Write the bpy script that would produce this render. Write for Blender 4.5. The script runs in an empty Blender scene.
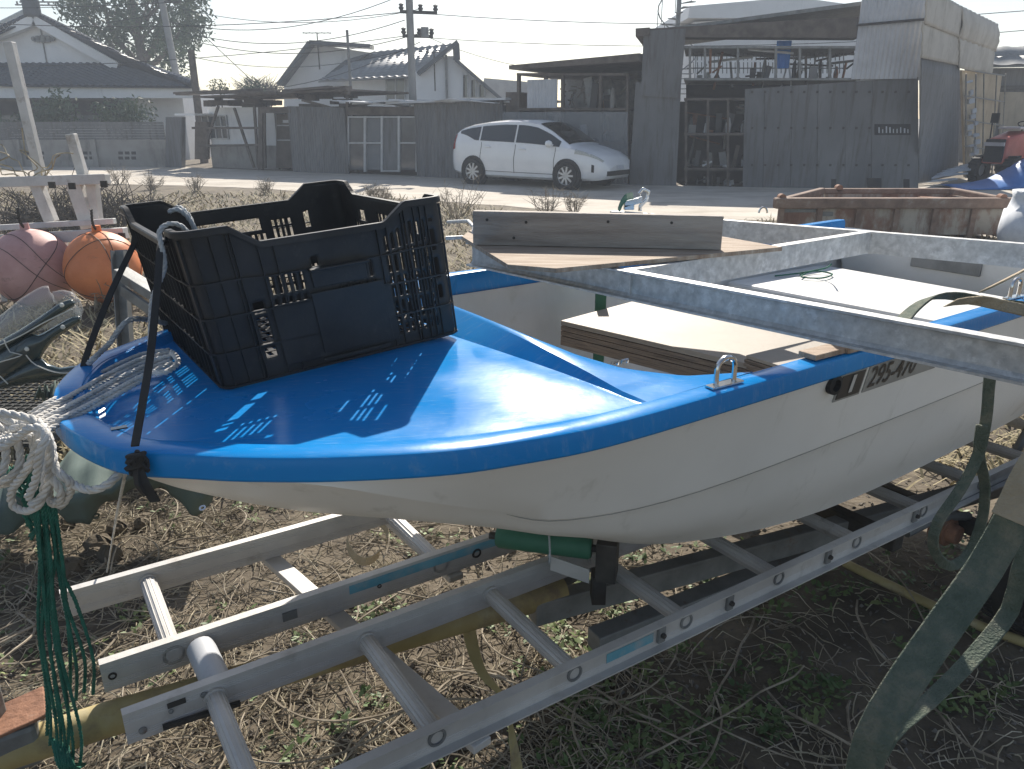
import bpy, math, random
import numpy as np
from mathutils import Vector, Matrix, noise
random.seed(7)
SC = bpy.context.scene
COL = SC.collection
PI = math.pi
# ------------------------------------------------------------ camera
FPX = 770.0; CAMH = 1.6; PITCH = math.atan((384.5-118)/FPX)
cam = bpy.data.cameras.new('camera'); camo = bpy.data.objects.new('camera', cam); COL.objects.link(camo)
camo.location = (0, 0, CAMH); camo.rotation_euler = (PI/2-PITCH, 0, 0)
cam.sensor_width = 36; cam.lens = FPX/1024*36; cam.clip_start = 0.05; cam.clip_end = 3000
SC.camera = camo
# ------------------------------------------------------------ light
SUN_EL = math.radians(37); SUN_AZ = math.radians(3)
w = bpy.data.worlds.new('World'); SC.world = w; w.use_nodes = True
nt = w.node_tree; nt.nodes.clear()
o_ = nt.nodes.new('ShaderNodeOutputWorld'); b_ = nt.nodes.new('ShaderNodeBackground'); s_ = nt.nodes.new('ShaderNodeTexSky')
s_.sky_type = 'NISHITA'; s_.sun_disc = False; s_.sun_elevation = SUN_EL; s_.sun_rotation = SUN_AZ
s_.air_density = 1.0; s_.dust_density = 0.9; s_.ozone_density = 0.9; s_.altitude = 20
b_.inputs[1].default_value = 0.070
hs_ = nt.nodes.new('ShaderNodeHueSaturation'); hs_.inputs['Saturation'].default_value = 0.88
nt.links.new(s_.outputs[0], hs_.inputs['Color']); nt.links.new(hs_.outputs[0], b_.inputs[0]); nt.links.new(b_.outputs[0], o_.inputs[0])
sun = bpy.data.lights.new('sun', 'SUN'); suno = bpy.data.objects.new('sun', sun); COL.objects.link(suno)
sun.energy = 4.7; sun.angle = math.radians(0.55); sun.color = (1.0, 0.93, 0.83)
sd = Vector((math.sin(SUN_AZ)*math.cos(SUN_EL), math.cos(SUN_AZ)*math.cos(SUN_EL), math.sin(SUN_EL)))
suno.rotation_euler = sd.to_track_quat('Z', 'Y').to_euler(); suno.location = (0, 5, 30)
SC.view_settings.view_transform = 'Standard'; SC.view_settings.look = 'None'
SC.view_settings.exposure = 0.90; SC.view_settings.gamma = 1
# ------------------------------------------------------------ layout helpers
CT, ST = math.cos(PITCH), math.sin(PITCH)
def ray(px, py):
    x = (px-512)/FPX; y = -(py-384.5)/FPX
    return Vector((x, CT+y*ST, -ST+y*CT))
CP = Vector((0, 0, CAMH))
def PZ(px, py, z=0.0):
    r = ray(px, py); return CP + r*((z-CAMH)/r.z)
def PY(px, py, Y):
    r = ray(px, py); return CP + r*(Y/r.y)
A33 = math.radians(33); UD = Vector((math.cos(A33), math.sin(A33), 0)); VD = Vector((-math.sin(A33), math.cos(A33), 0))
def W(u, v, z): return UD*u + VD*v + Vector((0, 0, z))
def PV(px, py, v):
    r = ray(px, py); return CP + r*(v/r.dot(VD))
# ------------------------------------------------------------ materials
def pm(name, stops, scale=5, rough=0.6, metal=0.0, bump=0.0, bscale=40, stretch=(1, 1, 1), detail=5, rvar=0.0,
       trans=0, spec=None, coat=0, streak=None, alpha=1, rot=(0, 0, 0)):
    m = bpy.data.materials.new(name); m.use_nodes = True
    t = m.node_tree; n = t.nodes; L = t.links
    b = n['Principled BSDF']
    tc = n.new('ShaderNodeTexCoord'); mp = n.new('ShaderNodeMapping'); mp.inputs['Scale'].default_value = stretch
    mp.inputs['Rotation'].default_value = rot
    L.new(tc.outputs['Object'], mp.inputs['Vector'])
    nz = n.new('ShaderNodeTexNoise'); nz.inputs['Scale'].default_value = scale; nz.inputs['Detail'].default_value = detail
    nz.inputs['Roughness'].default_value = 0.62
    L.new(mp.outputs[0], nz.inputs['Vector'])
    cr = n.new('ShaderNodeValToRGB'); e = cr.color_ramp.elements
    if not isinstance(stops[0], (list, tuple)): stops = [stops]
    if len(stops[0]) == 3: stops = [(0.3+0.4*i/max(1, len(stops)-1), c) for i, c in enumerate(stops)]
    while len(e) < len(stops): e.new(0.5)
    while len(e) > len(stops) and len(e) > 1: e.remove(e[-1])
    for i, (p, c) in enumerate(stops): e[i].position = p; e[i].color = (c[0], c[1], c[2], 1)
    L.new(nz.outputs['Fac'], cr.inputs[0])
    out = cr.outputs[0]
    if streak:   # (colour, scale, stretch, threshold lo, hi, amount)
        mp2 = n.new('ShaderNodeMapping'); mp2.inputs['Scale'].default_value = streak[2]
        L.new(tc.outputs['Object'], mp2.inputs['Vector'])
        n2 = n.new('ShaderNodeTexNoise'); n2.inputs['Scale'].default_value = streak[1]; n2.inputs['Detail'].default_value = 6
        n2.inputs['Roughness'].default_value = 0.7
        L.new(mp2.outputs[0], n2.inputs['Vector'])
        mr = n.new('ShaderNodeMapRange'); mr.inputs[1].default_value = streak[3]; mr.inputs[2].default_value = streak[4]
        mr.inputs[4].default_value = streak[5]
        L.new(n2.outputs['Fac'], mr.inputs[0])
        mx = n.new('ShaderNodeMix'); mx.data_type = 'RGBA'
        L.new(mr.outputs[0], mx.inputs[0]); L.new(out, mx.inputs[6]); mx.inputs[7].default_value = (*streak[0], 1)
        out = mx.outputs[2]
    L.new(out, b.inputs['Base Color'])
    b.inputs['Roughness'].default_value = rough; b.inputs['Metallic'].default_value = metal
    if rvar:
        n3 = n.new('ShaderNodeTexNoise'); n3.inputs['Scale'].default_value = scale*1.7; n3.inputs['Detail'].default_value = 6
        L.new(mp.outputs[0], n3.inputs['Vector'])
        m3 = n.new('ShaderNodeMapRange'); m3.inputs[1].default_value = .3; m3.inputs[2].default_value = .7
        m3.inputs[3].default_value = max(0.03, rough-rvar); m3.inputs[4].default_value = min(1, rough+rvar)
        L.new(n3.outputs['Fac'], m3.inputs[0]); L.new(m3.outputs[0], b.inputs['Roughness'])
    if bump:
        nb = n.new('ShaderNodeTexNoise'); nb.inputs['Scale'].default_value = bscale; nb.inputs['Detail'].default_value = 5
        L.new(mp.outputs[0], nb.inputs['Vector'])
        bp = n.new('ShaderNodeBump'); bp.inputs['Strength'].default_value = bump; bp.inputs['Distance'].default_value = 0.01
        L.new(nb.outputs['Fac'], bp.inputs['Height']); L.new(bp.outputs[0], b.inputs['Normal'])
    if trans: b.inputs['Transmission Weight'].default_value = trans
    if coat: b.inputs['Coat Weight'].default_value = coat; b.inputs['Coat Roughness'].default_value = 0.08
    if spec is not None: b.inputs['Specular IOR Level'].default_value = spec
    if alpha < 1: b.inputs['Alpha'].default_value = alpha
    return m
M = {}
M['dirt'] = pm('soil', [(0.3, (.055, .043, .030)), (.45, (.10, .080, .055)), (.58, (.15, .122, .085)), (.68, (.10, .085, .05)), (.78, (.06, .075, .028))], 3.0, .95, bump=1.0, bscale=30, detail=10)
M['field'] = M['dirt']
M['palebeige'] = pm('pale_beige_sheet', [(.3, (.33, .31, .275)), (.6, (.45, .43, .39))], 1.5, .7, streak=((.18, .14, .10), 3, (2.2, 2.2, .3), .55, .76, .65))
M['road'] = pm('gravel_road', [(0.3, (.36, .32, .27)), (.5, (.48, .435, .37)), (.7, (.56, .52, .45))], .8, .95, bump=.8, bscale=12, detail=10, streak=((.26, .225, .17), 1.3, (.3, 1.5, 1), .5, .7, .6))
M['straw'] = pm('dry_straw', [(.33, (.20, .16, .10)), (.5, (.36, .31, .215)), (.68, (.52, .47, .36))], 9, .85)
M['twig'] = pm('dry_twig', [(.33, (.14, .115, .08)), (.5, (.27, .225, .165)), (.68, (.40, .35, .275))], 12, .85)
M['drygrass'] = pm('dry_grass', [(.33, (.19, .155, .075)), (.5, (.34, .285, .165)), (.68, (.45, .39, .25))], 1.2, .85)
M['weed'] = pm('green_weed', [(.33, (.05, .09, .025)), (.5, (.10, .15, .045)), (.68, (.20, .23, .08))], 7, .6)
M['stone'] = pm('stone_chip', [(.35, (.09, .08, .066)), (.6, (.21, .19, .16))], 6, .95)
M['blue'] = pm('blue_gelcoat', [(.35, (.005, .19, .52)), (.6, (.007, .225, .58)), (.75, (.013, .26, .61))], 2.5, .20, rvar=.11, spec=.22, bump=.04, bscale=30, streak=((.22, .40, .58), 22, (1, 7, 1), .54, .74, .42))
M['hull'] = pm('white_gelcoat', [(.35, (.76, .745, .705)), (.6, (.84, .825, .785))], 1.3, .38, rvar=.10, bump=.02, bscale=30, streak=((.30, .285, .22), 4.5, (2.6, 2.6, .35), .58, .80, .50))
M['liner'] = pm('liner_gelcoat', [(.35, (.52, .52, .50)), (.65, (.64, .64, .625))], 2.0, .6, bump=.05, bscale=60, streak=((.32, .31, .24), 9, (1, 1, 1), .60, .80, .5))
M['crate'] = pm('black_plastic', [(.35, (.026, .0255, .025)), (.65, (.048, .046, .044))], 6, .5, bump=.06, bscale=120, rvar=.1, spec=.35, streak=((.13, .12, .105), 20, (1, 1, 1), .58, .85, .5))
M['alu'] = pm('weathered_aluminium', [(.3, (.42, .405, .385)), (.6, (.56, .545, .52)), (.75, (.44, .41, .37))], 4, .55, metal=.25, rvar=.1, bump=.08, bscale=60, streak=((.20, .17, .13), 10, (1, 1, 1), .58, .78, .6))
M['alublue'] = pm('pale_blue_label', [(.4, (.10, .30, .38)), (.6, (.16, .38, .46))], 9, .6, streak=((.35, .36, .36), 16, (1, 1, 1), .5, .7, .8))
M['galv'] = pm('galvanised_steel', [(.3, (.40, .40, .395)), (.5, (.51, .51, .50)), (.7, (.63, .63, .62))], 45, .5, metal=.35, rvar=.14, bump=.05, bscale=90, detail=3, streak=((.76, .76, .75), 22, (1, 1, 1), .56, .64, .55))
M['gsteel'] = pm('grey_steel', [(.3, (.14, .145, .145)), (.6, (.24, .245, .24))], 7, .6, metal=.3, bump=.15, bscale=60, streak=((.16, .08, .045), 9, (1, 1, 1), .6, .72, .8))
M['yellowp'] = pm('faded_yellow_paint', [(.3, (.27, .21, .08)), (.55, (.36, .29, .13)), (.75, (.42, .38, .26))], 6, .65, bump=.1, bscale=50, streak=((.17, .12, .08), 7, (1, 1, 1), .52, .68, .8))
M['rust'] = pm('rusty_steel', [(.3, (.16, .075, .045)), (.55, (.30, .15, .09)), (.75, (.22, .19, .16))], 14, .85, bump=.4, bscale=70)
M['darksteel'] = pm('dark_steel', [(.3, (.035, .032, .03)), (.7, (.085, .08, .072))], 12, .6, metal=.4, bump=.2)
M['roller'] = pm('green_roller_plastic', [(.3, (.025, .12, .07)), (.7, (.05, .18, .11))], 8, .6, bump=.05, streak=((.10, .10, .07), 8, (1, 1, 1), .55, .75, .6))
M['rubber'] = pm('black_rubber', [(.3, (.014, .014, .014)), (.7, (.035, .033, .031))], 10, .75, bump=.15)
M['rope'] = pm('white_rope', [(.3, (.48, .46, .42)), (.6, (.68, .66, .62))], 30, .85, bump=.3, bscale=250)
M['ropegrey'] = pm('grey_rope', [(.3, (.30, .32, .33)), (.6, (.46, .48, .49))], 30, .85, bump=.3, bscale=250)
M['ropegreen'] = pm('green_rope', [(.3, (.008, .085, .058)), (.6, (.022, .15, .105))], 30, .8, bump=.3, bscale=250)
M['sling'] = pm('green_webbing', [(.3, (.065, .092, .066)), (.5, (.105, .132, .10)), (.65, (.17, .175, .13)), (.8, (.07, .095, .075))], 24, .9, bump=.8, bscale=260, detail=9, streak=((.22, .19, .13), 9, (1, 1, 1), .58, .75, .6))
M['slingtan'] = pm('tan_webbing', [(.3, (.26, .215, .14)), (.6, (.40, .33, .225))], 8, .9, bump=.5, bscale=180)
M['tarp'] = pm('grey_green_canvas', [(.3, (.045, .075, .066)), (.6, (.085, .12, .105))], 3, .85, bump=.12, bscale=200, streak=((.08, .08, .06), 5, (1, 1, 1), .55, .75, .7))
M['ply'] = pm('weathered_plywood', [(.3, (.22, .15, .105)), (.5, (.36, .28, .21)), (.7, (.48, .41, .33))], 5, .85, bump=.35, bscale=35, stretch=(1, 14, 1), rot=(0, 0, -.3), detail=7)
M['wood'] = pm('grey_weathered_wood', [(.3, (.24, .205, .175)), (.5, (.36, .32, .28)), (.7, (.45, .41, .37))], 4, .85, bump=.4, bscale=40, stretch=(1, 1, 9), detail=7, streak=((.10, .085, .07), 3, (1, 1, 3), .60, .75, .6))
M['board'] = pm('tan_board', [(.35, (.235, .20, .16)), (.65, (.30, .26, .21))], 2.5, .6, bump=.05, bscale=60)
M['plyedge'] = pm('plywood_edge', [(.35, (.10, .075, .055)), (.5, (.26, .20, .15)), (.6, (.13, .10, .08))], 4, .9, bump=.5, bscale=30, stretch=(1, 1, 40))
M['whitep'] = pm('old_white_paint', [(.3, (.46, .45, .43)), (.6, (.62, .61, .59))], 5, .6, bump=.2, bscale=40, streak=((.22, .16, .11), 6, (1, 1, 1), .58, .74, .7))
M['orange'] = pm('orange_buoy_plastic', [(.3, (.62, .17, .05)), (.6, (.76, .25, .09))], 3, .5, bump=.1, bscale=30, streak=((.22, .11, .07), 7, (1, 1, 2), .6, .75, .55))
M['pink'] = pm('faded_pink_plastic', [(.3, (.46, .23, .21)), (.6, (.60, .34, .31))], 3, .6, bump=.1, bscale=30, streak=((.16, .11, .09), 7, (1, 1, 2), .58, .75, .7))
M['chrome'] = pm('stainless_steel', [(.4, (.62, .62, .61)), (.6, (.72, .72, .71))], 10, .16, metal=1)
M['fairing'] = pm('dark_green_fairing', [(.4, (.012, .030, .036)), (.6, (.02, .045, .05))], 4, .2, coat=.5)
M['stripe'] = pm('pale_stripe', [(.4, (.50, .52, .50)), (.6, (.62, .63, .60))], 8, .4)
def clearmat(name, col, rough, alpha):
    m = pm(name, [(.4, col), (.6, col)], 5, rough); b = m.node_tree.nodes['Principled BSDF']; b.inputs['Alpha'].default_value = alpha; return m
M['clear'] = clearmat('clear_acrylic', (.70, .73, .75), .3, .17)
M['poly'] = clearmat('dusty_translucent_sheet', (.36, .38, .40), .5, .33)
M['glass'] = pm('window_glass', [(.4, (.05, .06, .07)), (.6, (.09, .10, .11))], 1, .08, spec=.9)
M['carglass'] = pm('tinted_glass', [(.4, (.016, .02, .022)), (.6, (.024, .028, .03))], 1, .06, spec=.9)
M['carwhite'] = pm('white_car_paint', [(.4, (.76, .77, .78)), (.6, (.80, .81, .82))], 2, .25, coat=.7)
M['lamp'] = pm('headlight_lens', [(.4, (.36, .36, .33)), (.6, (.55, .54, .47))], 40, .12, spec=.9)
M['redlens'] = pm('tail_lens', [(.4, (.22, .02, .02)), (.6, (.30, .03, .03))], 20, .2)
M['alloy'] = pm('alloy_silver', [(.4, (.50, .51, .52)), (.6, (.58, .59, .60))], 8, .35, metal=.5)
M['panel'] = pm('grey_sheet_metal', [(.3, (.10, .103, .106)), (.5, (.14, .143, .147)), (.7, (.19, .193, .195))], .9, .75, bump=.1, stretch=(1, 1, .5), detail=8, streak=((.065, .05, .042), 3.5, (2.5, 2.5, .22), .50, .70, .75))
M['panellight'] = pm('pale_sheet_metal', [(.3, (.40, .415, .44)), (.6, (.52, .54, .57))], 1.5, .6, bump=.05, streak=((.24, .21, .19), 3, (2.2, 2.2, .3), .6, .78, .55))
M['beige'] = pm('beige_sheet_metal', [(.3, (.30, .25, .18)), (.6, (.42, .36, .27))], 1.5, .7, streak=((.16, .11, .07), 3, (2.2, 2.2, .3), .55, .76, .65))
M['oldwood'] = pm('dark_old_timber', [(.3, (.06, .05, .042)), (.6, (.13, .11, .095))], 4, .9, bump=.3)
M['concrete'] = pm('stained_concrete', [(.3, (.20, .195, .18)), (.5, (.27, .26, .245)), (.7, (.33, .325, .31))], 1.2, .9, bump=.2, bscale=15, streak=((.075, .072, .065), 1.7, (1.4, 1.4, .5), .5, .72, .75))
M['plaster'] = pm('white_plaster', [(.3, (.70, .71, .72)), (.6, (.78, .79, .80))], 1, .8, streak=((.36, .36, .36), 2, (1, 1, .3), .58, .8, .45))
M['tile'] = pm('dark_roof_tile', [(.3, (.045, .052, .062)), (.6, (.075, .085, .10))], 3, .38, rvar=.1)
M['tilegrey'] = pm('grey_roof_tile', [(.3, (.19, .20, .21)), (.6, (.26, .27, .28))], 2, .5)
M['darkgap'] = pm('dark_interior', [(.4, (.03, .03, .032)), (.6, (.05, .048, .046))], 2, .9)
M['alusash'] = pm('sash_aluminium', [(.4, (.40, .41, .42)), (.6, (.48, .49, .50))], 5, .5, metal=.3)
M['leaf'] = pm('evergreen_leaf', [(.3, (.03, .055, .025)), (.5, (.05, .085, .038)), (.7, (.08, .115, .05))], 1.2, .55)
M['bark'] = pm('grey_bark', [(.3, (.07, .06, .05)), (.7, (.15, .13, .11))], 8, .9, bump=.5)
M['pole'] = pm('pole_concrete', [(.3, (.22, .22, .215)), (.7, (.30, .30, .29))], 3, .85)
M['wire'] = pm('cable_black', [(.4, (.03, .03, .03)), (.6, (.05, .05, .05))], 3, .7)
M['skip'] = pm('rusted_container_paint', [(.3, (.17, .085, .055)), (.45, (.25, .14, .095)), (.55, (.40, .36, .30)), (.7, (.47, .43, .37))], 2.6, .8, bump=.3, bscale=25, stretch=(1, 1, .6), detail=8, streak=((.16, .075, .045), 4, (1.5, 1.5, .35), .5, .68, .85))
M['skiprim'] = pm('rust_brown_rim', [(.3, (.15, .095, .07)), (.6, (.26, .18, .135)), (.75, (.36, .31, .26))], 6, .85, bump=.4, bscale=40)
M['bluetarp'] = pm('blue_tarp', [(.35, (.02, .13, .42)), (.65, (.04, .20, .56))], 2, .45, bump=.3, bscale=12)
M['red'] = pm('faded_red_paint', [(.3, (.42, .07, .05)), (.7, (.55, .13, .10))], 3, .4)
M['pinkroof'] = pm('pale_lamp_bar', [(.3, (.50, .46, .46)), (.7, (.6, .55, .55))], 3, .5)
M['platedark'] = pm('black_vinyl', [(.4, (.03, .03, .03)), (.6, (.045, .045, .045))], 9, .45)
M['plategrey'] = pm('grey_vinyl', [(.4, (.28, .28, .265)), (.6, (.34, .34, .32))], 9, .5)
M['whitetext'] = pm('pale_lettering', [(.4, (.5, .5, .48)), (.6, (.55, .55, .53))], 9, .5)
M['net'] = pm('black_netting', [(.4, (.02, .022, .02)), (.6, (.05, .05, .045))], 20, .8)
M['bag'] = pm('pale_woven_sack', [(.4, (.50, .53, .58)), (.6, (.62, .65, .69))], 5, .7)
# ------------------------------------------------------------ mesh builder
class MB:
    def __init__(s): s.v = []; s.f = []
    def add(s, vs, fs):
        b = len(s.v); s.v += [tuple(x) for x in vs]; s.f += [tuple(b+i for i in q) for q in fs]
    def hexa(s, p):   # 8 points: bottom ring 0-3, top ring 4-7
        s.add(p, [(0, 3, 2, 1), (4, 5, 6, 7), (0, 1, 5, 4), (1, 2, 6, 5), (2, 3, 7, 6), (3, 0, 4, 7)])
    def box(s, o, ax, ay, az):   # corner-centred: centre o, half axes
        o = Vector(o); ax = Vector(ax); ay = Vector(ay); az = Vector(az)
        s.hexa([o-ax-ay-az, o+ax-ay-az, o+ax+ay-az, o-ax+ay-az, o-ax-ay+az, o+ax-ay+az, o+ax+ay+az, o-ax+ay+az])
    def wb(s, u0, u1, v0, v1, z0, z1):
        s.hexa([W(u0, v0, z0), W(u1, v0, z0), W(u1, v1, z0), W(u0, v1, z0), W(u0, v0, z1), W(u1, v0, z1), W(u1, v1, z1), W(u0, v1, z1)])
    def bar(s, a, b, wd, ht, up=Vector((0, 0, 1))):
        a = Vector(a); b = Vector(b); d = (b-a).normalized(); sd_ = d.cross(up)
        if sd_.length < 1e-4: sd_ = Vector((1, 0, 0))
        sd_.normalize(); u = sd_.cross(d).normalized()
        s.box((a+b)/2, (b-a)/2, sd_*wd/2, u*ht/2)
    def prism(s, poly, ext):
        n = len(poly); poly = [Vector(p) for p in poly]; ext = Vector(ext)
        s.add(poly+[p+ext for p in poly], [tuple(range(n-1, -1, -1)), tuple(range(n, 2*n))]+[(i, (i+1) % n, n+(i+1) % n, n+i) for i in range(n)])
    def tube(s, pts, r, n=8, caps=True, closed=False):
        pts = [Vector(p) for p in pts]; k = len(pts)
        if k < 2: return
        rr = r if isinstance(r, (list, tuple)) else [r]*k
        t0 = (pts[1]-pts[0]).normalized(); ref = Vector((0, 0, 1)) if abs(t0.z) < .9 else Vector((1, 0, 0))
        nrm = t0.cross(ref).normalized(); vs = []
        for i in range(k):
            a = pts[(i-1) % k] if (closed or i > 0) else pts[i]; b = pts[(i+1) % k] if (closed or i < k-1) else pts[i]
            t = (b-a)
            if t.length < 1e-9: t = t0
            t = t.normalized(); nrm = (nrm-t*nrm.dot(t))
            if nrm.length < 1e-6: nrm = t.cross(Vector((.3, .5, .8)))
            nrm.normalize(); bn = t.cross(nrm)
            for j in range(n):
                an = 2*PI*j/n; vs.append(pts[i]+(nrm*math.cos(an)+bn*math.sin(an))*rr[i])
        fs = []
        for i in range(k if closed else k-1):
            for j in range(n):
                i2 = (i+1) % k
                fs.append((i*n+j, i*n+(j+1) % n, i2*n+(j+1) % n, i2*n+j))
        if caps and not closed: fs += [tuple(range(n-1, -1, -1)), tuple((k-1)*n+j for j in range(n))]
        s.add(vs, fs)
    def rope(s, pts, r, pitch=None, n=5, strands=3):
        pts = smooth_path(pts, max(.006, r*.9)); pitch = pitch or r*7; k = len(pts)
        L = 0; ph = [0]
        for i in range(1, k): L += (pts[i]-pts[i-1]).length; ph.append(L)
        t0 = (pts[1]-pts[0]).normalized(); nrm = t0.orthogonal().normalized(); fr = []
        for i in range(k):
            t = (pts[min(k-1, i+1)]-pts[max(0, i-1)]).normalized(); nrm = (nrm-t*nrm.dot(t)).normalized(); fr.append((nrm.copy(), t.cross(nrm)))
        for q in range(strands):
            pp = []
            for i in range(k):
                an = 2*PI*(ph[i]/pitch+q/strands); pp.append(pts[i]+(fr[i][0]*math.cos(an)+fr[i][1]*math.sin(an))*r*.5)
            s.tube(pp, r*.56, n)
    def strip(s, pts, wvec, th, nseg=None):   # flat webbing along pts, wvec width vector(s)
        k = len(pts); vs = []
        for i in range(k):
            p = Vector(pts[i]); wv = Vector(wvec[i] if isinstance(wvec, list) else wvec)
            t = Vector(pts[min(k-1, i+1)])-Vector(pts[max(0, i-1)]); nn = t.cross(wv).normalized()*th/2
            vs += [p-wv/2-nn, p+wv/2-nn, p+wv/2+nn, p-wv/2+nn]
        fs = [(3, 2, 1, 0), tuple(4*(k-1)+j for j in range(4))]
        for i in range(k-1):
            for j in range(4): fs.append((4*i+j, 4*i+(j+1) % 4, 4*i+4+(j+1) % 4, 4*i+4+j))
        s.add(vs, fs)
    def grid(s, rows):
        r = len(rows); c = len(rows[0]); vs = [p for row in rows for p in row]
        s.add(vs, [(i*c+j, i*c+j+1, (i+1)*c+j+1, (i+1)*c+j) for i in range(r-1) for j in range(c-1)])
    def lathe(s, o, axis, prof, n=24):   # prof: (r, h)
        axis = Vector(axis).normalized(); a = axis.orthogonal().normalized(); b = axis.cross(a); o = Vector(o); vs = []
        for r, h in prof:
            for j in range(n): an = 2*PI*j/n; vs.append(o+axis*h+(a*math.cos(an)+b*math.sin(an))*r)
        k = len(prof)
        s.add(vs, [(i*n+j, i*n+(j+1) % n, (i+1)*n+(j+1) % n, (i+1)*n+j) for i in range(k-1) for j in range(n)])
    def build(s, name, mat, parent=None, bevel=0, smooth=False, solid=0, seg=2, sub=0, extra=None):
        me = bpy.data.meshes.new(name)
        if parent is not None: off = WL[parent]
        else:
            if not s.v: s.v = [(0, 0, 0)]
            a = np.array(s.v); off = Vector(((a[:, 0].min()+a[:, 0].max())/2, (a[:, 1].min()+a[:, 1].max())/2, a[:, 2].min()))
        me.from_pydata([(x[0]-off[0], x[1]-off[1], x[2]-off[2]) for x in s.v], [], s.f)
        me.materials.append(M[mat] if isinstance(mat, str) else mat)
        if extra:
            for m in extra: me.materials.append(M[m])
        me.validate(); me.update()
        o = bpy.data.objects.new(name, me); COL.objects.link(o)
        if parent is not None: o.parent = parent; WL[o] = off
        else: o.location = off; WL[o] = Vector(off)
        if smooth:
            for p in me.polygons: p.use_smooth = True
            if smooth != 'all': 
                try: me.set_sharp_from_angle(angle=math.radians(35 if smooth is True else smooth))
                except Exception: pass
        if solid:
            md = o.modifiers.new('thickness', 'SOLIDIFY'); md.thickness = solid; md.offset = 0
        if bevel:
            md = o.modifiers.new('bevel', 'BEVEL'); md.width = bevel; md.segments = seg; md.limit_method = 'ANGLE'; md.angle_limit = math.radians(40)
        return o
WL = {}
def smooth_path(pts, step=.02):
    pts = [Vector(p) for p in pts]; n = len(pts); out = []
    for i in range(n-1):
        p0 = pts[max(0, i-1)]; p1 = pts[i]; p2 = pts[i+1]; p3 = pts[min(n-1, i+2)]
        k = max(1, int((p2-p1).length/step))
        for j in range(k):
            t = j/k
            out.append(.5*((2*p1)+(p2-p0)*t+(2*p0-5*p1+4*p2-p3)*t*t+(3*p1-p0-3*p2+p3)*t**3))
    out.append(pts[-1]); return out
def thing(name, label, cat, loc, group=None):
    o = bpy.data.objects.new(name, None); COL.objects.link(o); o.location = loc; WL[o] = Vector(loc); o.empty_display_size = .1
    o['label'] = label; o['category'] = cat
    if group: o['group'] = group
    return o
def tag(o, label=None, cat=None, group=None, kind=None):
    if label: o['label'] = label
    if cat: o['category'] = cat
    if group: o['group'] = group
    if kind: o['kind'] = kind
    return o
def copy_tree(o, parent=None):
    c = o.copy(); COL.objects.link(c); c.parent = parent
    for ch in list(o.children): copy_tree(ch, c)
    return c
def textmesh(s, body, o, xdir, ydir, size, mat, name, parent, depth=.0012, bold=0.0):
    cu = bpy.data.curves.new(name, 'FONT'); cu.body = body; cu.size = 1; cu.extrude = 0.0; cu.offset = bold
    to = bpy.data.objects.new(name+'_tmp', cu); COL.objects.link(to)
    bpy.context.view_layer.update()
    me = bpy.data.meshes.new_from_object(to.evaluated_get(bpy.context.evaluated_depsgraph_get()))
    bpy.data.objects.remove(to)
    xd = Vector(xdir).normalized(); yd = Vector(ydir).normalized(); nd = xd.cross(yd)
    mb = MB(); off = Vector(o)
    vs = [off+xd*v.co.x*size*s+yd*v.co.y*size+nd*depth for v in me.vertices]
    fs = [tuple(p.vertices) for p in me.polygons]
    mb.add(vs, fs)
    return mb.build(name, mat, parent)
def facing(pts, wd, twist=0.0):
    out = []
    for i in range(len(pts)):
        t = (Vector(pts[min(len(pts)-1, i+1)])-Vector(pts[max(0, i-1)])).normalized(); vdir = (CP-Vector(pts[i])).normalized()
        w_ = t.cross(vdir).normalized(); tw = twist*math.sin(i*.23); out.append((w_*math.cos(tw)+vdir*math.sin(tw))*wd)
    return out
def rnd(a, b): return random.uniform(a, b)
HAZE_D = 0.0036
# ============================================================ GROUND, ROAD, VERGE
def ground_h(x, y):
    near = max(0.0, min(1.0, (13.0-y)/3.0))*max(0., min(1., (9-abs(x))/3))
    h = .035*noise.noise(Vector((x*.9, y*.9, 0)))+.016*noise.noise(Vector((x*4, y*4, 3)))+.007*noise.noise(Vector((x*17, y*17, 5)))
    return h*near - .02*near
def axis(fine0, fine1, st, far0, far1):
    a = list(np.arange(fine0, fine1+1e-6, st)); s = st; x = fine1
    while x < far1: s *= 1.28; x += s; a.append(x)
    s = st; x = fine0
    while x > far0: s *= 1.28; x -= s; a.insert(0, x)
    return a
gx = axis(-5, 5, .05, -700, 700); gy = axis(.4, 9, .05, -20, 1500)
mb = MB(); mb.grid([[(x, y, ground_h(x, y)) for x in gx] for y in gy])
tag(mb.build('ground', 'dirt', smooth='all'), kind='structure')
# gravel road sheet between the sheds and the verge
near_edge = [(-140, 180), (0, 184), (110, 184), (200, 186), (300, 191), (400, 199), (500, 206), (600, 213), (700, 218), (850, 226), (1100, 245), (1400, 262)]
far_pts = [Vector((-45, 27.75, .004)), Vector((-20, 27.75, .004)), Vector((-12, 27.75, .004)), Vector((-6.6, 25.2, .004)), Vector((-2.7, 23.4, .004)), Vector((0, 22, .004)), Vector((3.2, 20.2, .004)), Vector((6, 19.3, .004)), Vector((9.5, 18.8, .004)), Vector((13, 22.6, .004)), Vector((20, 24, .004)), Vector((40, 25, .004))]
npts = [PZ(x, y, .004) for x, y in near_edge]
npts = [p+Vector((rnd(-.1, .1), rnd(-.15, .15), 0)) for p in smooth_path(npts, .5)]
def resample(pts, n):
    d = [0]
    for i in range(1, len(pts)): d.append(d[-1]+(pts[i]-pts[i-1]).length)
    return [Vector([float(np.interp(d[-1]*k/(n-1), d, [p[c] for p in pts])) for c in range(3)]) for k in range(n)]
A_ = resample(npts, 90); B_ = resample(far_pts, 90)
mb = MB(); mb.grid([[A_[i].lerp(B_[i], k/6) for i in range(90)] for k in range(7)])
tag(mb.build('road', 'road', smooth='all'), kind='structure')
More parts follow.
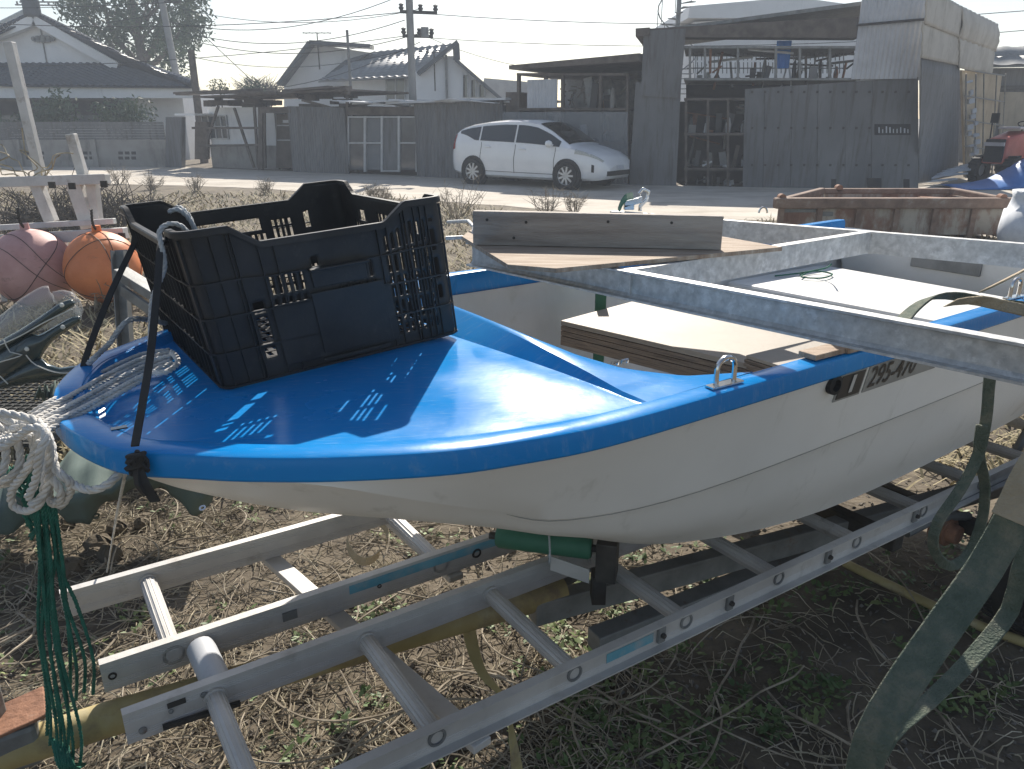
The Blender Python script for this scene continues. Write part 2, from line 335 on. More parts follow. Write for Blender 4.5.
# ============================================================ FACADE TOOL
class Fac:
    def __init__(s, A, B):
        s.A = Vector(A); s.A.z = 0; B = Vector(B); B.z = 0
        s.L = (B-s.A).length; s.d = (B-s.A).normalized(); s.n = Vector((s.d.y, -s.d.x, 0))
        if s.n.y > 0: s.n = -s.n
    def xz(s, px, py, y=0):
        r = ray(px, py); t = (s.A+s.n*y-CP).dot(s.n)/r.dot(s.n); p = CP+r*t
        return (p-s.A).dot(s.d), p.z
    def pt(s, x, z, y=0): return s.A+s.d*x+s.n*y+Vector((0, 0, z))
    def box(s, mb, x0, x1, z0, z1, y0, y1):
        mb.hexa([s.pt(x0, z0, y0), s.pt(x1, z0, y0), s.pt(x1, z0, y1), s.pt(x0, z0, y1), s.pt(x0, z1, y0), s.pt(x1, z1, y0), s.pt(x1, z1, y1), s.pt(x0, z1, y1)])
    def quad(s, mb, q, y0, y1):   # q: four (x,z) corners bl br tr tl
        mb.hexa([s.pt(*q[0], y0), s.pt(*q[1], y0), s.pt(*q[1], y1), s.pt(*q[0], y1), s.pt(*q[3], y0), s.pt(*q[2], y0), s.pt(*q[2], y1), s.pt(*q[3], y1)])
    def pq(s, mb, px, y0, y1):    # px: four pixel corners bl br tr tl -> true rectangle on the facade plane
        s.quad(mb, [s.xz(*p) for p in px], y0, y1)
    def pbox(s, mb, x0, x1, t, b, y0, y1):
        s.pq(mb, [(x0, b), (x1, b), (x1, t), (x0, t)], y0, y1)
    def corr(s, mb, x0, x1, zb, zt0, zt1, y, amp=.012, wl=.09, solid=.05):
        n = max(6, int((x1-x0)/wl*4)); rows = [[], []]
        for i in range(n+1):
            x = x0+(x1-x0)*i/n; yy = y+amp*math.sin(2*PI*x/wl)
            rows[0].append(s.pt(x, zb, yy)); rows[1].append(s.pt(x, zt0+(zt1-zt0)*i/n, yy))
        mb.grid(rows)
        s.quad(mb, [(x0, zb), (x1, zb), (x1, zt1-.01), (x0, zt0-.01)], y-amp-solid, y-amp-.003)
    def loc(s, x=None): return s.pt(s.L/2 if x is None else x, 0)
# ============================================================ LEFT YARD WALL
F0 = Fac((-19.8, 27.6, 0), (-12.0, 27.6, 0))
t = thing('boundary_wall', 'long stained concrete block wall topped by a slatted grey fence, at the left edge', 'wall', F0.loc())
m = MB(); x1 = F0.xz(166, 150)[0]; zt = F0.xz(0, 140)[1]
F0.box(m, -6, x1, 0, zt, -.15, 0)
m.build('wall', 'concrete', t)
m = MB(); z = F0.xz(0, 122)[1]; k = 0; zz = zt+.003
while zz < z: F0.box(m, -6, x1, zz, zz+.078, -.1, -.05+.01*(k % 2)); zz += .084; k += 1
m.build('fence_slats', 'panel', t)
for vx in (38, 88, 130, -40):
    m = MB()
    for i in range(3):
        for j in range(2):
            xx, zz = F0.xz(vx-9+i*6.5, 158-j*5); F0.box(m, xx-.09, xx+.07, zz-.05, zz+.05, -.02, .004)
    m.build('vent_block', 'darkgap', t)
m = MB()
for i in range(6):
    xx = -5+i*2.6; F0.box(m, xx, xx+.18, 0, zt+.02, 0, .1)
m.build('buttress', 'concrete', t)
# mailbox-like white post
p = PZ(163, 166); t = thing('post_box', 'small white box on a short post in front of the boundary wall', 'mailbox', p)
m = MB(); m.box(p+Vector((0, -.3, .48)), (.16, 0, 0), (0, .12, 0), (0, 0, .16)); m.build('box', 'plaster', t, bevel=.02)
m = MB(); m.box(p+Vector((.02, -.3, .16)), (.06, 0, 0), (0, .05, 0), (0, 0, .16)); m.build('post', 'plaster', t)
# ============================================================ TILED ROOF TOOL
def tile_roof(mb, a, b, c, d, wl=.27, amp=.035, courses=.28, th=.06):
    """a,b eave left/right; d,c ridge left/right. Corrugation runs up the slope, courses step it."""
    a, b, c, d = map(Vector, (a, b, c, d)); nn = (b-a).cross(d-a).normalized()
    if nn.z < 0: nn = -nn
    Lw = max((b-a).length, (c-d).length); Ls = ((d-a).length+(c-b).length)/2
    nx = max(4, int(Lw/wl*5)); ny = max(2, int(Ls/courses)); rows = []
    for j in range(ny):
        for e_ in (0, 1):
            q = (j+e_)/ny; lift = (.028 if e_ == 0 else 0)
            row = []
            for i in range(nx+1):
                s_ = i/nx; p_ = a.lerp(b, s_).lerp(d.lerp(c, s_), q)
                x = (p_-a).dot((b-a).normalized())
                sn = math.sin(2*PI*x/wl); row.append(p_+nn*(amp*(abs(sn)**.6*(1 if sn > 0 else -.35))+lift))
            rows.append(row)
    mb.grid(rows)
    mb.hexa([a-nn*th, b-nn*th, c-nn*th, d-nn*th, a-nn*.012, b-nn*.012, c-nn*.012, d-nn*.012])
# ============================================================ HOUSE WITH GABLE (left)
YH = 32.0
def H_(px, py, Y=YH): return PY(px, py, Y)
t = thing('tiled_house', 'traditional house with dark tiled roof and white gable behind the boundary wall', 'house', (H_(60, 100).x, YH+3, 0))
m = MB(); a = H_(-110, 86, 31); b = H_(196, 88, 31)
m.hexa([Vector((a.x, YH+.6, 0)), Vector((b.x-1.2, YH+.6, 0)), Vector((b.x-1.2, YH+8, 0)), Vector((a.x, YH+8, 0)),
        Vector((a.x, YH+.6, a.z-.05)), Vector((b.x-1.2, YH+.6, a.z-.05)), Vector((b.x-1.2, YH+8, a.z-.05)), Vector((a.x, YH+8, a.z-.05))])
m.build('wall', 'plaster', t)
# fascia / soffit
m = MB(); m.box(((a.x+b.x)/2, 31.3, a.z-.22), ((b.x-a.x)/2, 0, 0), (0, .12, 0), (0, 0, .2)); 
m.build('fascia', 'plaster', t)
m = MB(); m.box(((a.x+b.x)/2-1.5, YH+.5, a.z-.75), ((b.x-a.x)/2-2, 0, 0), (0, .06, 0), (0, 0, .28)); m.build('shutter_band', 'darkgap', t)
for i, px in enumerate((-60, 20, 100)):
    c = H_(px, 112, YH+.5); m = MB(); m.box(c, (1.3, 0, 0), (0, .05, 0), (0, 0, .55)); m.build('window', 'glass', t)
# skirt roof (front)
r = MB(); ft = 33.2; e0 = H_(-110, 84, 31); e1 = H_(196, 87, 31); t1 = Vector((H_(124, 66, ft).x, ft, H_(60, 62, ft).z)); t0 = Vector((H_(-90, 60, ft).x, ft, t1.z))
tile_roof(r, e0, e1, t1, t0); r.build('skirt_roof', 'tile', t, smooth='all')
# right hip slope: from ridge down to right
ridge = H_(38, 16, 33.0); ridgeb = Vector((ridge.x-4.6, 38, ridge.z)); er = H_(194, 87, 31); erb = Vector((er.x-5, 37, er.z)); br = H_(130, 66, 33.2)
r = MB(); tile_roof(r, Vector(er), erb, ridgeb, Vector((ridge.x, 32.9, ridge.z)), wl=.3); r.build('roof_slope', 'tile', t, smooth='all')
lft = H_(-110, 84, 31); r = MB(); tile_roof(r, Vector((lft.x-5, 37, lft.z)), Vector(lft), Vector((ridge.x, 32.9, ridge.z)), ridgeb, wl=.3); r.build('roof_slope', 'tile', t, smooth='all')
# gable
gz = t1.z; gb0 = H_(-70, 62, 33.05); gb1 = H_(122, 66, 33.05); ga = H_(40, 24, 33.05)
m = MB(); m.prism([(gb0.x, 33.05, gz-.2), (gb1.x, 33.05, gz-.2), (ga.x, 33.05, ga.z)], (0, .3, 0)); m.build('gable', 'plaster', t)
m = MB()
for s0, s1 in ((gb0, ga), (gb1, ga)):
    m.bar(Vector((s0.x, 32.8, s0.z-.05)), Vector((s1.x, 32.8, s1.z+.1)), .35, .34)
m.build('bargeboard', 'plaster', t)
m = MB()
for i in range(3):
    xx = ga.x-2.2+i*2.2; m.box((xx, 33.03, gz+.8 if i == 1 else gz+.45), (.02, 0, 0), (0, .02, 0), (0, 0, 1.0 if i == 1 else .5))
m.build('batten', 'gsteel', t)
m = MB(); c = H_(43, 39, 32.95)
for dx, rr in ((-.36, .09), (-.2, .12), (0, .15), (.2, .12), (.36, .09)): m.lathe(c+Vector((dx, -.04, 0)), (0, 1, 0), [(0, 0), (rr, 0), (rr, .1), (0, .1)], 10)
m.build('gable_ornament', 'gsteel', t)
m = MB(); m.bar(Vector((ridge.x, 32.7, ridge.z+.12)), Vector((ridge.x-4.6, 38, ridge.z+.12)), .35, .35)
m.box((ridge.x, 32.65, ridge.z+.25), (.32, 0, 0), (0, .12, 0), (0, 0, .32)); m.build('ridge_cap', 'tile', t, bevel=.08)
# verge tile ridge lines (rounded cap tiles down the edge)
m = MB(); a = Vector((ridge.x+.15, 32.75, ridge.z)); b = Vector((H_(130, 62, 32.6).x, 32.6, H_(130, 60, 32.6).z)); n_ = 26
for i in range(n_):
    p0 = a.lerp(b, i/n_); p1 = a.lerp(b, (i+.85)/n_); m.tube([p0, p1], .13, 8)
a = Vector((ridge.x-.15, 32.75, ridge.z)); b = Vector((H_(-80, 66, 32.6).x, 32.6, H_(-80, 66, 32.6).z))
for i in range(n_):
    p0 = a.lerp(b, i/n_); p1 = a.lerp(b, (i+.85)/n_); m.tube([p0, p1], .13, 8)
a = Vector((t1.x+.2, 33.0, t1.z+.05)); b = Vector((er.x, 31, er.z+.12))
for i in range(16):
    p0 = a.lerp(b, i/16); p1 = a.lerp(b, (i+.85)/16); m.tube([p0, p1], .15, 8)
m.build('verge_tiles', 'tile', t)
# ============================================================ FOLIAGE TOOL
def leaf_cluster(mb, c, R, n, s, flat=1.0):
    for _ in range(n):
        d = Vector((random.gauss(0, 1), random.gauss(0, 1), random.gauss(0, 1)*flat)).normalized()*R*random.random()**.45
        p = c+Vector((d.x, d.y, d.z)); a = Vector((rnd(-1, 1), rnd(-1, 1), rnd(-1, 1))).normalized(); b = a.orthogonal().normalized()
        l = s*rnd(.6, 1.4); mb.add([p-a*l, p+b*l*.35, p+a*l, p-b*l*.35], [(0, 1, 2, 3)])
def tree(name, label, cat, base, limbs, clusters, leaf, bark, n, s, group=None, r0=.25):
    t = thing(name, label, cat, base, group)
    m = MB()
    for pts, r in limbs:
        pp = smooth_path(pts, .4); k = len(pp); m.tube(pp, [r*(1-.7*i/max(1, k-1)) for i in range(k)], 8)
    m.build('trunk', bark, t, smooth='all')
    m = MB()
    for c, R in clusters: leaf_cluster(m, c, R, int(n*R*R), s)
    m.build('crown', leaf, t)
    return t
# hedge bushes between wall and house
for i, (px, pw, top, lab) in enumerate(((10, 26, 103, 'dark clipped bush behind the slatted fence, leftmost of three'), (62, 24, 92, 'tall dark bush behind the slatted fence below the house eave'), (122, 24, 100, 'broad dark bush behind the slatted fence near its right end'))):
    c = PY(px, top+18, 29.3); R = pw/770*29; base = Vector((c.x, 29.3, 0))
    tree('garden_bush', lab, 'bush', base, [([base, base+Vector((.1, 0, 1.0))], .06)], [(c+Vector((rnd(-.8, .8)*R, rnd(-.2, .2), rnd(-.5, .3))), R*rnd(.5, .7)) for _ in range(7)], 'leaf', 'bark', 500, .09, 'garden bushes behind the boundary wall')
# big tree
YT = 42.0
tb = Vector((PY(140, 90, YT).x, YT, 0)); limbs = []; cl = []
def T_(px, py, dy=0): return PY(px, py, YT+dy)
trunk_top = T_(140, 60)
limbs.append(([tb, T_(141, 90), T_(142, 62), T_(139, 40), T_(132, 10), T_(128, -30)], .42))
limbs.append(([T_(141, 70), T_(128, 52), T_(116, 40), T_(108, 22), T_(104, 0)], .2))
limbs.append(([T_(141, 66), T_(120, 55), T_(100, 30, 1), T_(80, 12, 1)], .16))
limbs.append(([T_(143, 60), T_(155, 45), T_(160, 22), T_(166, -10)], .2))
limbs.append(([T_(143, 70), T_(158, 60), T_(175, 40, -1), T_(186, 20, -1)], .16))
for _ in range(95):
    a = rnd(0, 2*PI); q = math.sqrt(random.random()); px = 128+q*74*math.cos(a); py = 4+q*64*math.sin(a)
    if py > 48 and 100 < px < 150 and random.random() < .8: continue
    cl.append((T_(px, py, rnd(-3, 3)), rnd(.5, 1.15)))
for px, py in ((174, 60), (180, 66), (160, 64), (186, 40), (192, 24), (78, 30), (84, 44), (66, 14), (92, 8)): cl.append((T_(px, py, rnd(-1, 1)), rnd(.45, .8)))
for _ in range(24):
    c = random.choice(cl)[0]; limbs.append(([T_(140, rnd(20, 60)), (T_(138, 30)+c)/2+Vector((0, 0, .3)), c], .06))
tree('broadleaf_tree', 'large leafy evergreen tree rising behind the tiled house', 'tree', tb, limbs, cl, 'leaf', 'bark', 135, .135)
# ============================================================ POLES
def pole(label, px0, py0, px1, py1, Y, r, arms=(), name='utility_pole', cat='utility pole', mat='pole'):
    top = PY(px0, py0, Y); bot = PY(px1, py1, Y); d = (bot-top)/(top.z-bot.z); base = top+d*top.z
    t = thing(name, label, cat, base, 'utility poles behind the sheds' if name == 'utility_pole' else None)
    m = MB(); m.tube([base, top], [r*1.25, r], 12); m.build('pole', mat, t, smooth=True)
    tips = []
    for (py, l, ang) in arms:
        c = PY(px0+(px1-px0)*(py-py0)/(py1-py0), py, Y); dv = Vector((math.cos(ang), math.sin(ang), 0))
        m = MB(); m.bar(c-dv*l*.35, c+dv*l, .09, .09); m.build('crossarm', 'darksteel', t)
        for q in (-.3, .4, .95):
            m = MB(); pp = c+dv*l*q+Vector((0, 0, .05)); m.lathe(pp, (0, 0, 1), [(0, 0), (.05, 0), (.09, .06), (.05, .1), (.08, .16), (0, .2)], 8); m.build('insulator', 'wire', t)
            tips.append(pp+Vector((0, 0, .2)))
    return t, tips
P1, T1 = pole('tall concrete utility pole with cross arms standing in front of the white house', 407, -60, 413, 103, 26, .105, ((12, .85, .3), (36, .7, .3), (-20, 1.2, .3)))
m = MB(); c = PY(425, 38, 25.8); m.lathe(c, (0, 0, 1), [(0, 0), (.12, .02), (.12, .3), (0, .32)], 12); m.build('transformer', 'gsteel', P1)
P2, T2 = pole('leaning utility pole seen in front of the big tree crown', 160, -8, 176, 74, 36, .13, ((2, .8, 0),))
P3, T3 = pole('short dark wooden post between the tiled house and the sheds', 191, 50, 197, 100, 30, .12, (), mat='oldwood')
P4, T4 = pole('distant utility pole top with cross arms above the tiled house ridge', 30, -6, 34, 40, 60, .2, ((2, 2.2, 0), (5, 3, .1)))
P5, T5 = pole('thin straight grey mast standing in front of the white house', 347, 30, 352, 108, 25.2, .04, (), name='mast', cat='pole', mat='gsteel')
# wires
wl = [((-200, 5), (405, 12)), ((-200, 0), (405, -22)), ((-200, 22), (160, 14)), ((176, 30), (405, 20)), ((-220, 60), (405, 36)), ((185, 55), (405, 50)), ((430, 14), (1200, -6)), ((430, 38), (1150, 18)), ((430, 38), (640, 70)), ((190, 40), (430, 30)), ((200, 90), (420, 42)), ((170, 6), (420, 9)), ((170, 22), (400, -4))]
for i, (a, b) in enumerate(wl):
    Y0 = 26+ (i % 3)*3; a3 = PY(*a, Y0+4); b3 = PY(*b, Y0); m = MB()
    m.tube([a3.lerp(b3, q/16)-Vector((0, 0, .55*4*(q/16)*(1-q/16))) for q in range(17)], .012, 4)
    o = m.build('overhead_cable', 'wire'); tag(o, ['topmost left cable running to the tall pole beside the white house', 'cable running to the left side of the pole above the frame edge', 'cable from the left edge to the leaning pole in the tree', 'slack cable between the leaning pole and the tall pole', 'low cable passing in front of the tiled house gable', 'lowest cable between the short wooden post and the tall pole', 'upper cable leaving the tall pole towards the top right', 'cable from the tall pole passing above the open store', 'short cable dropping from the tall pole towards the open store roof', 'cable between tree edge and tall pole, just under the tree top', 'cable rising from the shed canopy to the tall pole', 'high cable between the leaning pole and the tall pole', 'second slack cable below the high one, left of the tall pole'][i], 'cable', 'overhead cables')
m = MB(); a3 = PY(198, 30, 29); b3 = PY(262, 90, 26); m.tube([a3, b3], .014, 4); tag(m.build('guy_wire', 'wire'), 'single guy wire slanting down to the right above the shed roof', 'wire')
# ============================================================ HOUSE B (middle)
YB = 33.0
t = thing('white_house', 'two storey white house with grey tiled roofs and twin gables behind the sheds', 'house', (PY(390, 100, YB).x, YB+3, 0))
def b(px, py, Y=YB): return PY(px, py, Y)
m = MB()
m.prism([b(284, 84, 35), b(284, 200, 35), b(420, 200, 35), b(420, 60, 35), b(312, 44, 35)], (0, 6, 0)); 
m.build('wall', 'plaster', t)
m = MB(); q0 = b(345, 150); q1 = b(418, 150); m.prism([q0, q1, b(418, 74), b(345, 80)], (0, 4, 0)); m.build('wall', 'plaster', t)
m = MB(); m.prism([b(412, 150, 32), b(500, 150, 32), b(497, 98, 32), b(455, 56, 32), b(445, 56, 32), b(412, 74, 32)], (0, 4.5, 0)); m.build('wall', 'plaster', t)
r = MB(); tile_roof(r, b(318, 81, 32.3), b(421, 76, 32.0), b(455, 43, 35), b(372, 52, 35.5), wl=.3); r.build('roof', 'tilegrey', t, smooth='all')
m = MB(); m.bar(b(312, 43, 34.6), b(281, 85, 34.6), 1.0, .14); m.bar(b(312, 43, 34.6), b(372, 47, 34.6), 1.0, .14); m.build('roof', 'tile', t)
m = MB(); m.prism([b(318, 82, 34.3), b(372, 52, 34.3), b(345, 60, 34.3)], (0, .3, 0)); m.build('roof_edge', 'tile', t)
m = MB(); m.bar(b(456, 60, 31.8), b(502, 100, 31.8), .5, .12); m.bar(b(458, 42, 31.8), b(418, 74, 31.8), .4, .14); m.bar(b(456, 44, 31.8), b(457, 60, 31.8), .25, .25); m.build('roof_edge', 'tile', t)
for x0, x1, y0, y1, Y in ((386, 405, 76, 101, 32.96), (464, 468, 75, 97, 31.96), (472, 476, 80, 97, 31.96), (480, 485, 85, 97, 31.96)):
    m = MB(); m.prism([b(x0, y1, Y), b(x1, y1, Y), b(x1, y0, Y), b(x0, y0, Y)], (0, .03, 0)); f = m.build('window', 'glass', t)
    m = MB()
    for xx in (x0, x1, (x0+x1)/2 if x1-x0 > 8 else x0): m.bar(b(xx, y0, Y-.02), b(xx, y1, Y-.02), .05, .05, Vector((0, 1, 0)))
    m.build('frame', 'alusash', f)
m = MB(); m.bar(b(446, 55, 31.9), b(447, 100, 31.9), .09, .09, Vector((0, 1, 0))); m.build('downpipe', 'gsteel', t)
# aerials
for px, py, Y, lab in ((317, 33, 35, 'rooftop television aerial on the left ridge of the white house'), (434, 52, 32, 'small aerial bracket on the roof of the white house beside the utility pole')):
    m = MB(); top = PY(px, py, Y); m.tube([top, top-Vector((0, 0, 1.4))], .025, 5)
    m.bar(top-Vector((.6, 0, 0)), top+Vector((.6, 0, 0)), .03, .03)
    for k in range(5): m.bar(top+Vector((-.5+k*.25, -.25, 0)), top+Vector((-.5+k*.25, .25, 0)), .02, .02)
    tag(m.build('aerial', 'darksteel'), lab, 'aerial')
# far blue-grey roof + hedge behind
m = MB(); m.prism([PY(478, 120, 45), PY(530, 120, 45), PY(530, 82, 45), PY(484, 78, 45)], (0, 8, 0)); tag(m.build('storage_barn', 'tilegrey'), 'plain grey barn end showing between the white house and the dark sheds', 'barn')
for px, py, Y, R in ((262, 98, 40, 2.6), (236, 98, 38, .1)):
    if R < 1: continue
    base = Vector((PY(px, py, Y).x, Y, 0)); t = thing('bare_tree', 'leafless tree showing above the shed roof left of the white house', 'tree', base); m = MB()
    c = PY(px, 96, Y); m.tube([base, c], [.12, .08], 6)
    for _ in range(60):
        e = PY(px+rnd(-32, 26), rnd(76, 96), Y+rnd(-1, 1)); s0 = base.lerp(c, rnd(.55, 1)); mid = (s0+e)/2+Vector((rnd(-.3, .3), 0, .2)); m.tube([s0, mid, e], [.05, .03, .012], 4)
        for _k in range(3): m.tube([mid, mid+Vector((rnd(-.8, .8), rnd(-.3, .3), rnd(.1, .6)))], [.02, .008], 3)
    m.build('trunk', 'bark', t)
for px, py, R in ((219, 86, .32), (253, 88, .42)):
    base = Vector((PY(px, 100, 30).x, 30, 0)); c = PY(px, py, 30)
    tree('topiary_pine', 'small flat topped garden pine above the shed roof, %s' % ('the smaller, left one' if px < 230 else 'the wider one on the right'), 'tree', base, [([base, base+Vector((.1, 0, 1.5)), c], .05)], [(c, R), (c+Vector((.2, 0, -.05)), R*.8), (c-Vector((.2, 0, .05)), R*.8)], 'leaf', 'bark', 700, .06)
# ============================================================ SHEDS
F1 = Fac((-12.0, 27.55, 0), (3.23, 20.04, 0))
def zpx(F, px, py): return F.xz(px, py)
# gate post + low panels
t = thing('gate_wall', 'grey flat gate panel at the right end of the boundary wall', 'gate', F1.pt(.3, 0))
m = MB(); F1.pbox(m, 166, 182, 117, 168, -.15, .02); m.build('panel', 'panel', t)
m = MB(); F1.pbox(m, 183, 196, 122, 160, -.6, -.5); m.build('door_leaf', 'oldwood', t)
m = MB(); F1.pbox(m, 177, 197, 113.5, 115.5, -1.2, .1); m.build('cap', 'plaster', t)
# white hut
x0, _ = F1.xz(196, 150); x1, _ = F1.xz(262, 150)
t = thing('white_hut', 'low whitewashed hut with one sliding window under a scrap timber canopy', 'hut', F1.pt((x0+x1)/2, 0))
m = MB(); zt_ = F1.xz(230, 107)[1]; F1.box(m, x0, x1, 0, zt_, -4, -.7); m.build('wall', 'plaster', t)
m = MB(); F1.box(m, x0, x1+.05, 0, .75, -.7, -.62); m.build('plinth', 'concrete', t)
xa, za = F1.xz(205, 139, -.7); xb, zb = F1.xz(227, 115, -.7)
m = MB(); F1.box(m, xa, xb, za, zb, -.75, -.67); wn = m.build('window', 'glass', t)
m = MB()
for q in (xa, xb-.03, (xa+xb)/2, xa+(xb-xa)*.25, xa+(xb-xa)*.75): F1.box(m, q, q+.04, za, zb, -.67, -.64)
for q in (za, zb-.04, (za+zb)/2): F1.box(m, xa, xb+.01, q, q+.04, -.668, -.642)
m.build('frame', 'alusash', wn)
# canopy
t = thing('timber_canopy', 'ragged scrap timber canopy roof over the white hut and its doorway', 'canopy', F1.pt(3.5, 0))
m = MB()
for k in range(16):
    px = 168+k*12; px2 = px+rnd(30, 60); py = 96-(px-168)*.03+rnd(-3, 3)
    a = F1.pt(*F1.xz(px, py), rnd(-.6, .4)); c = F1.pt(*F1.xz(min(352, px2), py+rnd(-4, 1)), rnd(-.6, .4)); m.bar(a, c, rnd(.1, .5), rnd(.03, .09))
xa, za = F1.xz(200, 98); xb, zb = F1.xz(352, 91)
F1.quad(m, [(xa, za), (xb, zb), (xb, zb+.05), (xa, za+.05)], -3.2, .25)
m.build('roof', 'oldwood', t)
for (pa, pb) in (((232, 108), (252, 168)), ((252, 106), (256, 168)), ((216, 106), (205, 140)), ((345, 96), (346, 170)), ((300, 100), (345, 112)), ((262, 106), (263, 168)), ((190, 128), (262, 128)), ((196, 146), (262, 145))):
    m = MB(); m.bar(F1.pt(*F1.xz(*pa), -.1), F1.pt(*F1.xz(*pb), -.1), .07, .07, Vector((.3, 1, 0))); m.build('strut', 'oldwood', t)
m = MB()
for k in range(26):
    c = F1.pt(*F1.xz(rnd(200, 345), rnd(94, 106)), rnd(-1.2, -.2)); m.box(c, (rnd(.05, .4), rnd(-.1, .1), 0), (0, rnd(.05, .3), 0), (0, rnd(-.03, .03), rnd(.02, .1)))
m.build('scrap', 'oldwood', t)
# doorway shed
t = thing('store_shed', 'dark shed with an open doorway and a grey corrugated panel front', 'shed', F1.pt(5, 0))
x0, _ = F1.xz(260, 150); x1, _ = F1.xz(347, 150); ztop = F1.xz(300, 106)[1]
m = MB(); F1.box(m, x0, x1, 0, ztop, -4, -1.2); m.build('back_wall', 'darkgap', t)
m = MB(); xa = F1.xz(291, 150)[0]; F1.corr(m, xa, x1, 0, ztop, ztop-.05, 0); m.build('corrugated_panel', 'panel', t)
m = MB(); F1.pbox(m, 262, 291, 107, 113, -.2, 0); F1.pbox(m, 258, 262, 107, 170, -.1, 0); F1.pbox(m, 264, 289, 114, 169, -.62, -.55); m.build('door_frame', 'oldwood', t)
for yy in (125, 140): m = MB(); F1.pbox(m, 266, 287, yy, yy+1.2, -.55, -.5); m.build('shelf', 'alusash', t)
m = MB(); F1.pbox(m, 272, 280, 120, 123, -.56, -.48); m.build('notice', 'panellight', t)
# glazed shed
t = thing('glazed_shed', 'low shed faced with reused aluminium sliding doors', 'shed', F1.pt(7.6, 0))
x0, _ = F1.xz(347, 150); x1, _ = F1.xz(416, 150); ztop = F1.xz(380, 107)[1]
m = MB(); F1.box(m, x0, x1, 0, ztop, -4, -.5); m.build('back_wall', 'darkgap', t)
for k, (pa, pb, mt) in enumerate(((347, 364, 'glass'), (364, 381, 'poly'), (381, 398, 'panel'), (398, 416, 'glass'))):
    m = MB(); F1.pbox(m, pa+.8, pb-.8, 118, 170, -.12, -.08); dr = m.build('door', mt, t)
    m = MB()
    for q in (pa+.5, pb-.5): F1.pbox(m, q-.5, q+.5, 116, 172, -.1, -.03)
    for q in (117, 143 if k != 2 else 171): F1.pbox(m, pa, pb, q-.7, q+.7, -.09, -.028)
    m.build('frame', 'alusash', dr)
m = MB(); F1.pbox(m, 346, 417, 107, 115, -.3, -.02); m.build('header', 'oldwood', t)
m = MB()
for k in range(14):
    c = F1.pt(*F1.xz(350+k*11, 101+rnd(-2, 4)), rnd(-.8, .2)); m.box(c, F1.d*rnd(.2, .6)+Vector((0, 0, rnd(-.06, .06))), F1.n*rnd(.2, .5), (0, 0, rnd(.01, .03)))
m.build('roof', 'panellight', t)
# corrugated shed 2
t = thing('corrugated_shed', 'flat roofed shed with plain grey corrugated front behind the white car tail', 'shed', F1.pt(10, 0))
x0, _ = F1.xz(416, 150); x1, _ = F1.xz(503, 150); z0 = F1.xz(416, 104)[1]; z1 = F1.xz(503, 100)[1]
m = MB(); F1.corr(m, x0, x1, 0, z0, z1, .02, wl=.11); m.build('corrugated_panel', 'panel', t)
m = MB(); F1.box(m, x0, x1, 0, min(z0, z1)-.05, -4, -.1); m.build('wall', 'panel', t)
m = MB(); F1.quad(m, [(x0-.8, z0), (x1+.2, z1), (x1+.2, z1+.05), (x0-.8, z0+.05)], -4.2, .25); m.build('roof', 'panellight', t)
# ---------------------------------------------------------- clutter rack tool
def rack(t, F, px0, px1, levels, ybase, depth, posts, mat='oldwood', clutter=30, zmax=None):
    for q in posts:
        m = MB(); F.pbox(m, q-1.2, q+1.2, levels[0], ybase, -.12, 0); m.build('post', mat, t)
    for q in levels:
        m = MB(); F.pbox(m, px0, px1, q, q+2.4, -depth, .02); m.build('shelf', mat, t)
    for i in range(len(levels)):
        lo = levels[i+1] if i+1 < len(levels) else ybase; 
        for k in range(clutter):
            px = rnd(px0+2, px1-2); h = rnd(2, (lo-levels[i])*.62); wd = rnd(1.5, 7); y = -rnd(.1, depth*.8)
            m_ = random.choice(('oldwood', 'darkgap', 'panellight', 'concrete', 'gsteel', 'plaster', 'rust', 'panel'))
            key = (m_)
            mm = MB(); CL.append((m_, mm)); x_, z_ = F.xz(px, lo); hh = h/770*F.A.y
            ww = wd/770*F.A.y/2; a = rnd(-.25, .25)
            c = F.pt(x_, z_+hh/2, y); ax = F.d*ww*math.cos(a)+Vector((0, 0, ww*math.sin(a)))
            az = Vector((0, 0, hh/2*math.cos(a)))-F.d*hh/2*math.sin(a)
            if random.random() < .3: mm.lathe(c-Vector((0, 0, hh/2)), (0, 0, 1), [(0, 0), (ww*.8, 0), (ww, hh*.5), (ww*.5, hh*.9), (0, hh)], 10)
            elif random.random() < .3: mm.bar(c-ax*2, c+ax*2+az, .05, .04)
            else: mm.box(c, ax, F.n*ww*.8, az)
    for k_, mm in CL: mm.build('stored_item', k_, t)
    CL.clear()
CL = []
# shed C : lower dark store behind the car
x0, _ = F1.xz(503, 150); x1, _ = F1.xz(640, 150)
t = thing('open_store', 'dark open fronted timber store packed with scrap behind the white car', 'shed', F1.pt(13, 0))
m = MB(); F1.quad(m, [F1.xz(516, 190), F1.xz(628, 190), F1.xz(628, 60), F1.xz(516, 72)], -3.4, -3.3); m.build('back_wall', 'gsteel', t)
m = MB(); F1.quad(m, [F1.xz(514, 70), F1.xz(643, 62), F1.xz(643, 54), F1.xz(514, 66)], -3.6, .3); m.build('roof', 'oldwood', t)
rack(t, F1, 517, 628, [73, 108, 142], 184, 2.6, (518, 545, 562, 600, 627), clutter=26)
m = MB(); F1.corr(m, F1.xz(528, 90)[0], F1.xz(558, 90)[0], F1.xz(540, 108)[1], F1.xz(528, 80)[1], F1.xz(558, 79)[1], .06, solid=.02); m.build('pale_sheet', 'panellight', t)
m = MB(); F1.pbox(m, 503, 628, 112, 186, .02, .035); m.build('translucent_sheet', 'poly', t)
m = MB()
for k in range(26):
    px = rnd(560, 600); c0 = F1.pt(*F1.xz(px, rnd(82, 106)), -.3); m.bar(c0, c0+F1.d*rnd(-.3, .3)+Vector((0, 0, rnd(-.3, .3))), .03, .03)
m.build('lattice', 'oldwood', t)
